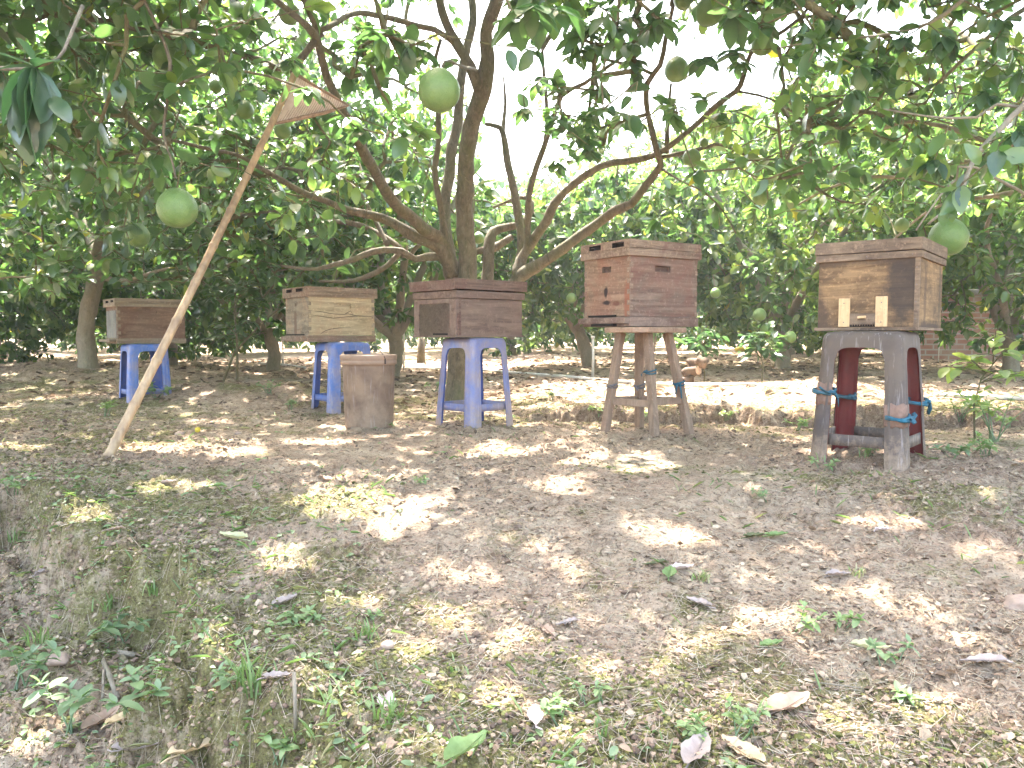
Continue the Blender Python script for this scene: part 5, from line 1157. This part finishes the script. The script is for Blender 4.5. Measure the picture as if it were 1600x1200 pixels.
for f_ in [(365, 845, .085, 'leaf_pale', 2.8, 'pale yellow green leaf on the sunny soil at left'), (335, 764, .075, 'leaf_green', .1, 'flat green leaf far left, right of the pole foot'), (508, 753, .07, 'leaf_brown', 2.5, 'brown curled leaf above the brightest sun patch'),
           (445, 946, .062, 'leaf_grey', .9, 'grey brown leaf lying on the mossy edge at left'), (604, 1104, .065, 'leaf_pink', 1.9, 'pinkish white crumpled leaf low on the slope'), (312, 1184, .10, 'leaf_tan', .6, 'tan leaf with a folded midrib at the bottom edge'),
           (214, 1176, .085, 'leaf_grey', .1, 'grey folded leaf at bottom left, left of the tan one'), (158, 1136, .085, 'leaf_brown', 1.2, 'dark brown leaf under the broad leaved weed'), (192, 1130, .06, 'leaf_tan', .8, 'tan rolled leaf beside the dark brown one'),
           (728, 1186, .085, 'leaf_green', .9, 'big grey green leaf at the bottom edge, centre'), (1046, 904, .07, 'leaf_green', 1.3, 'bright green leaf propped up on the soil, right of centre'), (1027, 884, .055, 'leaf_olive', .1, 'dark olive curled leaf just behind the green one'),
           (1178, 843, .06, 'leaf_olive', .2, 'dark curled leaf standing alone in front of the wooden stool'), (1213, 841, .06, 'leaf_green', .0, 'flat green leaf beside the dark curled one'), (1092, 948, .06, 'leaf_grey', 2.4, 'grey leaf below the bright green one'),
           (1230, 1112, .10, 'leaf_brown', .5, 'large brown crumpled leaf low at right of centre'), (1088, 1186, .085, 'leaf_grey', 1.0, 'round grey leaf at the bottom edge right of centre'), (1160, 1186, .075, 'leaf_tan', 2.2, 'tan leaf at the bottom edge beside the round grey one'),
           (836, 1134, .055, 'leaf_pink', 1.6, 'small pale pink leaf near the bottom centre'), (1545, 1046, .075, 'leaf_grey', -.3, 'grey brown leaf near the right edge of the foreground'), (1360, 1018, .07, 'leaf_pale', -.4, 'pale leaf lying under the weed at right'),
           (1205, 1012, .05, 'leaf_green', .3, 'small green leaf right of centre in front'), (855, 990, .05, 'leaf_brown', 2.1, 'small brown leaf right of the mossy slope'), (890, 976, .045, 'leaf_grey', .3, 'small grey leaf beside the small brown one'),
           (1065, 893, .06, 'leaf_pink', .2, 'pale leaf tucked behind the bright green one'), (1380, 832, .045, 'leaf_pink', 0, 'thin pale leaf in the sun patch at right'), (432, 1044 + 26, .05, 'leaf_grey', 0, 'grey leaf on the dark ditch side'),
           (1310, 905, .06, 'leaf_grey', .05, 'flat grey leaf on the moss at right'), (265, 757, .05, 'leaf_grey', .4, 'little grey leaf near the mossy bump at left'), (180, 830, .05, 'leaf_brown', .3, 'brown leaf on the left bank edge'), (70, 900, .05, 'leaf_grey', .9, 'grey leaf in the grass at far left')]:
    fallen(f_[0], f_[1], f_[2], f_[3], f_[4], f_[5])

# ------------------------------------------------------------ weeds
def weed(px, py, h, nst, ll, label, tint=.4, seed=0, wf=.5, cat='weed', name='weed_plant', lean=.95, base=None, pairs=2, fall=None):
    A = G(px, py) if base is None else base; rg = np.random.default_rng(seed + int(px)); root = empty(name, A, 0, label, cat); nst = nst + 2; ll = ll * .85
    p0s, p1s, r0s, r1s = [], [], [], []; LP, LD, LNn, LL = [], [], [], []
    for s_ in range(nst):
        a_ = rg.uniform(0, 6.28); ln = lean * rg.uniform(.2, 1) * h; b_ = np.array([rg.normal(0, .01), rg.normal(0, .01), -.01]); e = b_ + np.array([math.cos(a_) * ln, math.sin(a_) * ln, h * rg.uniform(.6, 1)])
        prev = b_; K = 6
        for k in range(1, K + 1):
            t_ = k / K; q = b_ + (e - b_) * t_ + np.array([0, 0, .12 * h]) * math.sin(math.pi * t_) ; p0s.append(prev); p1s.append(q); r0s.append(.0022 * (1.3 - t_) * (h / .12) ** .5); r1s.append(.0022 * (1.1 - t_ * .8) * (h / .12) ** .5); prev = q
            if t_ > 1 - pairs / K - .01:
                for sg in (0, math.pi):
                    an = a_ + k * 1.57 + sg + rg.normal(0, .3); LP.append(q); LD.append([math.cos(an), math.sin(an), rg.uniform(-.1, .6)]); LNn.append([rg.normal(0, .2), rg.normal(0, .2), 1]); LL.append(ll * rg.uniform(.6, 1.15) * (1 if k < K else .75))
        if True:
            for i in range(2):
                an = rg.uniform(0, 6.28); LP.append(prev); LD.append([math.cos(an) * .6, math.sin(an) * .6, .8]); LNn.append([-math.cos(an), -math.sin(an), .6]); LL.append(ll * rg.uniform(.5, .8))
    prisms('stem', p0s, p1s, r0s, r1s, 'twig_bark' if h > .25 else 'leaf_weed', root, 6)
    LL = np.array(LL); n = len(LL); leaves('foliage', np.array(LP), np.array(LD, float), np.array(LNn, float), LL, LL * wf * rg.uniform(.85, 1.15, n), np.clip(tint + rg.normal(0, .15, n), 0, 1), 'leaf_weed', root, TN, .35, .3); return root
for w_ in [(110, 1150, .11, 1, .05, 'broad leaved weed at bottom left with pale green leaves', .1), (35, 1075, .10, 3, .05, 'pale leafy weed at the very left of the foreground', .1), (190, 1010, .07, 3, .045, 'low weed just right of the left weeds, below the bank', .1), (215, 1100, .05, 2, .045, 'small grey green weed right of the broad leaved one', .1),
           (438, 1188, .05, 2, .032, 'bright pale sprout at the bottom edge left of centre', .5), (350, 1075, .035, 2, .028, 'small sprout at the foot of the tall grass', .25), (462, 975, .035, 2, .028, 'small two leaved sprout next to the grey brown leaf', .3), (575, 975, .03, 1, .022, 'tiny bright sprout on the mossy slope', .5),
           (1245, 985, .055, 1, .03, 'weed with upright oval leaves, left one of a pair at right', .45), (1312, 985, .05, 1, .028, 'weed with upright oval leaves, right one of a pair at right', .45), (1385, 1035, .045, 1, .028, 'grey green weed standing over a pale leaf at right', .2), (870, 1140, .05, 3, .026, 'leafy sprout right of the small pink leaf', .35),
           (1155, 1150, .06, 3, .022, 'sprout with yellow green tips low right of centre', .5), (1065, 1160, .05, 3, .022, 'sprout above the round grey leaf', .4), (925, 1105, .045, 2, .02, 'thin pale sprout between the bottom sprouts', .4), (1420, 1100, .03, 1, .03, 'lone little seedling near the right of the foreground', .3),
           (660, 757, .03, 3, .022, 'small green tuft on bare soil near the centre', .5), (1360, 712, .055, 3, .035, 'leafy weed between the purple grey stool legs', .35), (1492, 718, .05, 2, .045, 'round leaved weed right of the purple grey stool', .1), (1290, 735, .05, 3, .03, 'yellow green weed at the left foot of the purple grey stool', .5),
           (1555, 690, .24, 6, .075, 'tall bright leafy weed clump at the right edge in front of the bank', .7), (1500, 660, .14, 5, .05, 'bushy green weed left of the sapling stem', .5), (1540, 712, .08, 4, .045, 'leafy green weed low in front of the bank at the right', .5), (1575, 668, .08, 3, .05, 'leafy weed on the bank at the right edge', .4), (1245, 672, .07, 4, .04, 'yellow green seedlings under the bank left of the purple grey stool', .65), (1135, 662, .06, 4, .035, 'yellow green seedlings under the bank between the right stools', .7),
           (935, 650, .07, 4, .035, 'yellow green seedlings left of the wooden stool leg', .7), (1010, 655, .06, 3, .035, 'yellow green seedlings between the wooden stool legs', .75), (680, 612, .12, 3, .06, 'bent green plant at the foot of the main trunk', .4), (600, 668, .05, 4, .025, 'small weeds at the right foot of the bucket', .5),
           (245, 625, .12, 3, .07, 'drooping green leaves beside the small blue stool', .3), (165, 650, .09, 3, .06, 'bright green blades on the moss left of the pole', .7), (25, 770, .06, 4, .035, 'green tuft at the left edge on the bank', .4), (865, 622, .06, 4, .03, 'small weeds in the sunny strip right of the middle stool', .6),
           (1190, 780, .04, 3, .02, 'small tuft near the sun patch in front of the right stools', .3), (800, 655, .03, 3, .02, 'sparse sprigs beside the middle stool leg', .3), (455, 640, .07, 5, .035, 'green weeds at the left leg of the second stool', .3), (420, 615, .1, 6, .04, 'grassy weeds behind the mound left of the second stool', .4)]:
    weed(w_[0], w_[1], w_[2], w_[3], w_[4], w_[5], w_[6], seed=hash(w_[5][:3]) % 1 + 3)
# saplings
def sapling(px, py, d, h, n, label, ll=.07, tint=.4, seed=0, spread=.18, lm='leaf_weed', path=None, r0=.007, wf=.5):
    A = P(px, py, d); A[2] = gz(A[0], A[1]); rg = np.random.default_rng(seed); root = empty('sapling', A, 0, label, 'sapling')
    pts = path or [(0, 0, -.02), (.01, 0, h * .4), (-.01, .01, h * .75), (.01, 0, h)]; m = MB(); m.tube(pts, list(np.linspace(r0, r0 * .35, len(pts))), 7)
    P0 = np.array(pts, float); LP, LD, NN, LL = [], [], [], []
    for i in range(n):
        t_ = rg.uniform(.3, 1) ** .8 * (len(pts) - 1); k = min(int(t_), len(pts) - 2); b_ = P0[k] + (P0[k + 1] - P0[k]) * (t_ - k); an = rg.uniform(0, 6.28); e = b_ + np.array([math.cos(an), math.sin(an), rg.uniform(-.1, .9)]) * spread * rg.uniform(.4, 1)
        m.tube([b_, (b_ + e) / 2 + (0, 0, .01), e], [.003, .0022, .0014], 5)
        for j in range(4):
            a2 = rg.uniform(0, 6.28); LP.append(b_ + (e - b_) * rg.uniform(.5, 1)); LD.append(nrmz(e - b_) * .6 + np.array([math.cos(a2) * .8, math.sin(a2) * .8, rg.uniform(-.5, .3)])); NN.append([rg.normal(0, .3), rg.normal(0, .3), 1]); LL.append(ll * rg.uniform(.6, 1.2))
    m.build('stem', 'twig_bark', root); LL = np.array(LL); leaves('foliage', np.array(LP), np.array(LD), np.array(NN), LL, LL * wf, np.clip(tint + rg.normal(0, .2, len(LL)), 0, .95), lm, root, TN, .35, .25)
sapling(1525, 640, 3.55, .48, 16, 'slender sapling with bright yellow green leaves right of the purple grey stool', .085, .85, 2, .2, path=[(0, 0, -.02), (-.01, 0, .15), (.03, .02, .27), (.10, .02, .36), (.2, .0, .45)], r0=.005)  # leaf tint raised, standing in for sun on the leaves
sapling(1100, 590, 7.0, .42, 26, 'young dark leaved shrub standing behind the wooden stool', .10, .15, 3, .2, 'leaf_near')
sapling(1190, 592, 6.8, .38, 30, 'young glossy shrub below the fruit pair between the right hives', .10, .2, 4, .2, 'leaf_near')
sapling(370, 592, 6.4, .85, 34, 'tall sapling with a pale new shoot between the two left hives', .09, .2, 5, .3, 'leaf_near', r0=.012)
sapling(352, 592, 6.5, .7, 14, 'leaning thin sapling beside the taller one at left', .08, .1, 6, .28, 'leaf_near', path=[(-.05, 0, -.02), (.08, 0, .3), (.3, .05, .55), (.5, .05, .7)], r0=.012)
# grass clumps
def grassclump(px, py, h, n, label, tint=.4, seed=0, spread=.7, w=.004):
    A = G(px, py); rg = np.random.default_rng(seed + int(px)); root = empty('grass_clump', A, 0, label, 'grass'); V, Fq = [], []; ti = []
    for i in range(n):
        an = rg.uniform(0, 6.28); hh = h * rg.uniform(.5, 1.1); sp = spread * hh * rg.uniform(.2, 1.1); b_ = np.array([rg.normal(0, .012), rg.normal(0, .012), -.005]); d = np.array([math.cos(an), math.sin(an), 0]); sd = np.array([-d[1], d[0], 0]); o_ = len(V); K = 6
        tt = np.clip(tint + rg.normal(0, .2), 0, 1)
        for k in range(K + 1):
            t_ = k / K; q = b_ + d * sp * t_ ** 1.6 + np.array([0, 0, hh * (t_ - .35 * t_ ** 3 * rg.uniform(.9, 1.1))]); ww = w * (1 - t_ ** 2) * .5 + .0002
            V += [q - sd * ww, q + sd * ww]; ti += [tt, tt]
            if k: Fq.append([o_ + 2 * k - 2, o_ + 2 * k - 1, o_ + 2 * k + 1, o_ + 2 * k])
    npmesh('blades', V, [np.array(Fq)], 'grass_blade', root, tint=np.array(ti))
for g_ in [(398, 1085, .13, 16, 'tall bright grass with arching blades on the ditch side', .3), (610, 1125, .06, 26, 'grass tuft under the pinkish crumpled leaf', .5), (575, 998, .05, 14, 'fanned green grass on the mossy slope', .35), (520, 1110, .06, 12, 'dry grass beside the straw stub', .85), (240, 930, .06, 18, 'grass tuft on the bank above the left weeds', .4),
           (165, 960, .06, 16, 'grass tuft on the left bank side', .4), (1285, 722, .07, 14, 'grass tuft at the left foot of the purple grey stool', .35), (1352, 716, .09, 12, 'grass blades under the purple grey stool', .3), (1095, 905, .035, 40, 'pale dry grass tuft right of the bright green leaf', .9), (460, 1160, .05, 12, 'grass blades near the bottom left', .4),
           (945, 1150, .05, 14, 'grass blades at the bottom centre', .4), (1170, 1130, .05, 12, 'grass blades beside the large crumpled leaf', .4), (60, 1010, .07, 14, 'grass at the far left in the ditch', .4), (1340, 900, .04, 24, 'straw coloured tuft on the moss at right', .9), (30, 850, .06, 20, 'grass tuft at the left edge of the bank', .5), (720, 1050, .035, 14, 'short straw tuft on the slope', .8)]:
    grassclump(g_[0], g_[1], g_[2], g_[3], g_[4], g_[5])
# sticks
def stick(pts, r, label):
    q = [G(x, y) + np.array([0, 0, z]) for x, y, z in pts]; m = MB(); m.tube([p - q[0] for p in q], r, 7, .5); o = m.build('stick', 'bark_pale'); o.location = tuple(q[0]); tag(o, label, 'stick')
stick([(163, 1040, .01), (172, 1070, .012), (184, 1102, .008)], .006, 'grey stick lying in the ditch at bottom left'); stick([(160, 1100, .008), (163, 1070, .03)], .003, 'thin pale stick beside the grey one in the ditch')
stick([(462, 1150, .0), (461, 1105, .05)], .0035, 'straw coloured stub standing upright low on the slope'); stick([(185, 1028, .012), (212, 1033, .012)], .006, 'short pale stick above the grey one in the ditch'); stick([(1272, 1070, .004), (1345, 1082, .004)], .0012, 'thin straw lying at the right of the foreground')

# ------------------------------------------------------------ uncountable litter
def scatter(n, ymax=7., xr=1.05, seed=0, bias=1.6):
    rg = np.random.default_rng(seed); y = .75 * (ymax / .75) ** (rg.uniform(0, 1, n) ** (1 / bias) ** 1.0); x = rg.uniform(-.75, .75, n) * y * 1.05; return x, y, rg
x, y, rg = scatter(95000, 7.5, seed=1, bias=1); z = ground(x, y); n = len(x)     # leaf crumbs
dn = ss((fbm(x * 1.7, y * 1.7, 90) - .35) * 4); k = rg.uniform(0, 1, n) < .25 + .75 * dn; x, y, z = x[k], y[k], z[k]; n = len(x)
an = rg.uniform(0, 6.28, n); sz = (.003 + .016 * rg.uniform(0, 1, n) ** 2.2) * (.7 + .3 * y); dr = np.stack([np.cos(an), np.sin(an), rg.normal(0, .25, n)], 1)
tinted('litter_bits', [(.09, .06, .04), (.22, .15, .10), (.36, .26, .18), (.52, .42, .30)], .8, .12); 
o = leaves('leaf_litter', np.stack([x, y, z + .0015], 1), dr, np.stack([rg.normal(0, .5, n), rg.normal(0, .5, n), np.ones(n)], 1), sz, sz * rg.uniform(.2, .7, n), rg.uniform(0, 1, n), 'litter_bits', None, TF, .3, .3); tag(o, 'brown leaf crumbs strewn over the whole soil', 'leaf litter', kind='stuff')
x, y, rg = scatter(24000, 6.5, seed=2, bias=1); z = ground(x, y); n = len(x); an = rg.uniform(0, 6.28, n); ln = rg.uniform(.01, .05, n) * (.6 + .2 * y)
p0 = np.stack([x, y, z + .002], 1); xe, ye = x + np.cos(an) * ln, y + np.sin(an) * ln; p1 = np.stack([xe, ye, ground(xe, ye) + rg.uniform(.001, .010, n)], 1)
dryleaf('straw_bits', (.30, .22, .15), (.58, .50, .36)); o = prisms('twig_litter', p0, p1, rg.uniform(.0004, .0011, n), np.full(n, .0004), 'straw_bits', None, 3); tag(o, 'fine straw and twig bits strewn over the soil', 'twig litter', kind='stuff')
# soil crumbs and moss cushions
def blobs(name, x, y, r, mat, label, cat, flat=.8, seed=0):
    bm = bmesh.new(); bmesh.ops.create_icosphere(bm, subdivisions=1, radius=1); V = np.array([v.co[:] for v in bm.verts]); Fc = np.array([[v.index for v in f.verts] for f in bm.faces]); bm.free(); n = len(x); rg = np.random.default_rng(seed)
    J = 1 + rg.normal(0, .28, (n, len(V))); a_ = rg.uniform(0, 6.28, n); c, s = np.cos(a_), np.sin(a_); v = V[None] * J[..., None] * np.stack([r * rg.uniform(.7, 1.3, n), r, r * flat], 1)[:, None]
    vx = v[..., 0] * c[:, None] - v[..., 1] * s[:, None]; vy = v[..., 0] * s[:, None] + v[..., 1] * c[:, None]; z = ground(x, y)
    vv = np.stack([vx + x[:, None], vy + y[:, None], v[..., 2] + (z + r * flat * .25)[:, None]], -1); f = (Fc[None] + (np.arange(n) * len(V))[:, None, None]).reshape(-1, 3)
    o = npmesh(name, vv.reshape(-1, 3), [f], mat, None, smooth=False, tint=np.repeat(rg.uniform(0, 1, n), len(V))); tag(o, label, cat, kind='stuff')
tinted('soil_crumb', [(.11, .075, .055), (.24, .165, .12), (.34, .25, .17), (.44, .34, .24)])
x, y, rg = scatter(42000, 6.5, seed=3, bias=1); e = np.interp(x, EX, EY); dn = ss((fbm(x * 2, y * 2, 95) - .42) * 5) + 2.5 * np.exp(-((y - e + .08) / .25) ** 2); k = rg.uniform(0, 1, len(x)) < dn; x, y = x[k], y[k]
blobs('soil_crumbs', x, y, np.abs(rg.normal(0, .0026, len(x))) * (.7 + .25 * y) + .0010, 'soil_crumb', 'reddish soil crumbs scattered over the ground', 'soil crumbs')
tinted('moss', [(.055, .055, .02), (.11, .11, .035), (.17, .165, .055), (.27, .25, .09)], 1.)
x, y, rg = scatter(60000, 5.5, seed=4, bias=1); mv = mossat(x, y) + rg.normal(0, .05, len(x)); k = mv > .47; x, y = x[k], y[k]
blobs('moss_cushions', x, y, np.abs(rg.normal(0, .0022, len(x))) * (.7 + .25 * y) + .0012, 'moss', 'small olive moss cushions on the damp soil', 'moss', .55, 5)
# sparse thin grass
x, y, rg = scatter(5200, 5.0, seed=6, bias=1); dn = ss((fbm(x * 1.3, y * 1.3, 97) - .5) * 6) + 1.0 * np.exp(-((y - np.interp(x, EX, EY)) / .22) ** 2); k = rg.uniform(0, 1, len(x)) < dn * .7 * (1 - .5 * (x > -.2)); x, y = x[k], y[k]; n = len(x); z = ground(x, y)
an = rg.uniform(0, 6.28, n); sz = rg.uniform(.015, .05, n); o = leaves('sparse_grass', np.stack([x, y, z - .001], 1), np.stack([np.cos(an), np.sin(an), rg.uniform(.4, 2, n)], 1), np.stack([-np.cos(an), -np.sin(an), np.ones(n)], 1), sz, sz * .07 + .0006, rg.uniform(0, 1, n), 'grass_blade', None, TF, .5, .2); tag(o, 'sparse thin grass blades between moss and soil', 'grass', kind='stuff')
x, y, rg = scatter(4200, 4.6, seed=16, bias=1); k = rg.uniform(0, 1, len(x)) < .25 + 1.2 * np.exp(-((y - np.interp(x, EX, EY) + .2) / .3) ** 2) - .55 * (x > -.25); x, y = x[k], y[k]
x = np.repeat(x, 3) + rg.normal(0, .006, len(x) * 3); y = np.repeat(y, 3) + rg.normal(0, .006, len(y) * 3); n = len(x); z = ground(x, y); an = rg.uniform(0, 6.28, n); sz = rg.uniform(.008, .02, n)
o = leaves('ground_cover', np.stack([x, y, z + .006], 1), np.stack([np.cos(an), np.sin(an), rg.uniform(0, .8, n)], 1), np.stack([rg.normal(0, .3, n), rg.normal(0, .3, n), np.ones(n)], 1), sz, sz * .6, rg.uniform(0, .6, n), 'leaf_weed', None, TN, .3, .3); tag(o, 'tiny round leaved ground cover in the ditch and on its bank', 'ground cover', kind='stuff')
# litter and low growth of the far strip
x = rng.uniform(-9, 9, 16000); y = rng.uniform(5.2, 13, 16000); k = np.abs(x) < y * .8; x, y = x[k], y[k]; n = len(x); z = ground(x, y); an = rng.uniform(0, 6.28, n); sz = rng.uniform(.03, .09, n)
o = leaves('orchard_litter', np.stack([x, y, z + .004], 1), np.stack([np.cos(an), np.sin(an), rng.normal(0, .25, n)], 1), np.stack([rng.normal(0, .4, n), rng.normal(0, .4, n), np.ones(n)], 1), sz, sz * .5, rng.uniform(0, 1, n), 'litter_bits', None, TF, .3, .3); tag(o, 'dry leaves covering the ground under the rear trees', 'leaf litter', kind='stuff')

# ------------------------------------------------------------ added volume box, lifts the darks like veiling glare
m_ = bpy.data.materials.new('glare_veil'); m_.use_nodes = True; t_ = m_.node_tree; t_.nodes.clear(); o_ = t_.nodes.new('ShaderNodeOutputMaterial'); pv = t_.nodes.new('ShaderNodeVolumePrincipled')
pv.inputs['Color'].default_value = (.92, .95, 1, 1); pv.inputs['Density'].default_value = .0028; pv.inputs['Anisotropy'].default_value = .3; t_.links.new(pv.outputs[0], o_.inputs['Volume']); MATS['glare_veil'] = m_
m = MB(); m.box(-100, 100, -14, 95, -1.6, 9.5); hz = m.build('glare_veil', 'glare_veil'); tag(hz, kind='stuff')
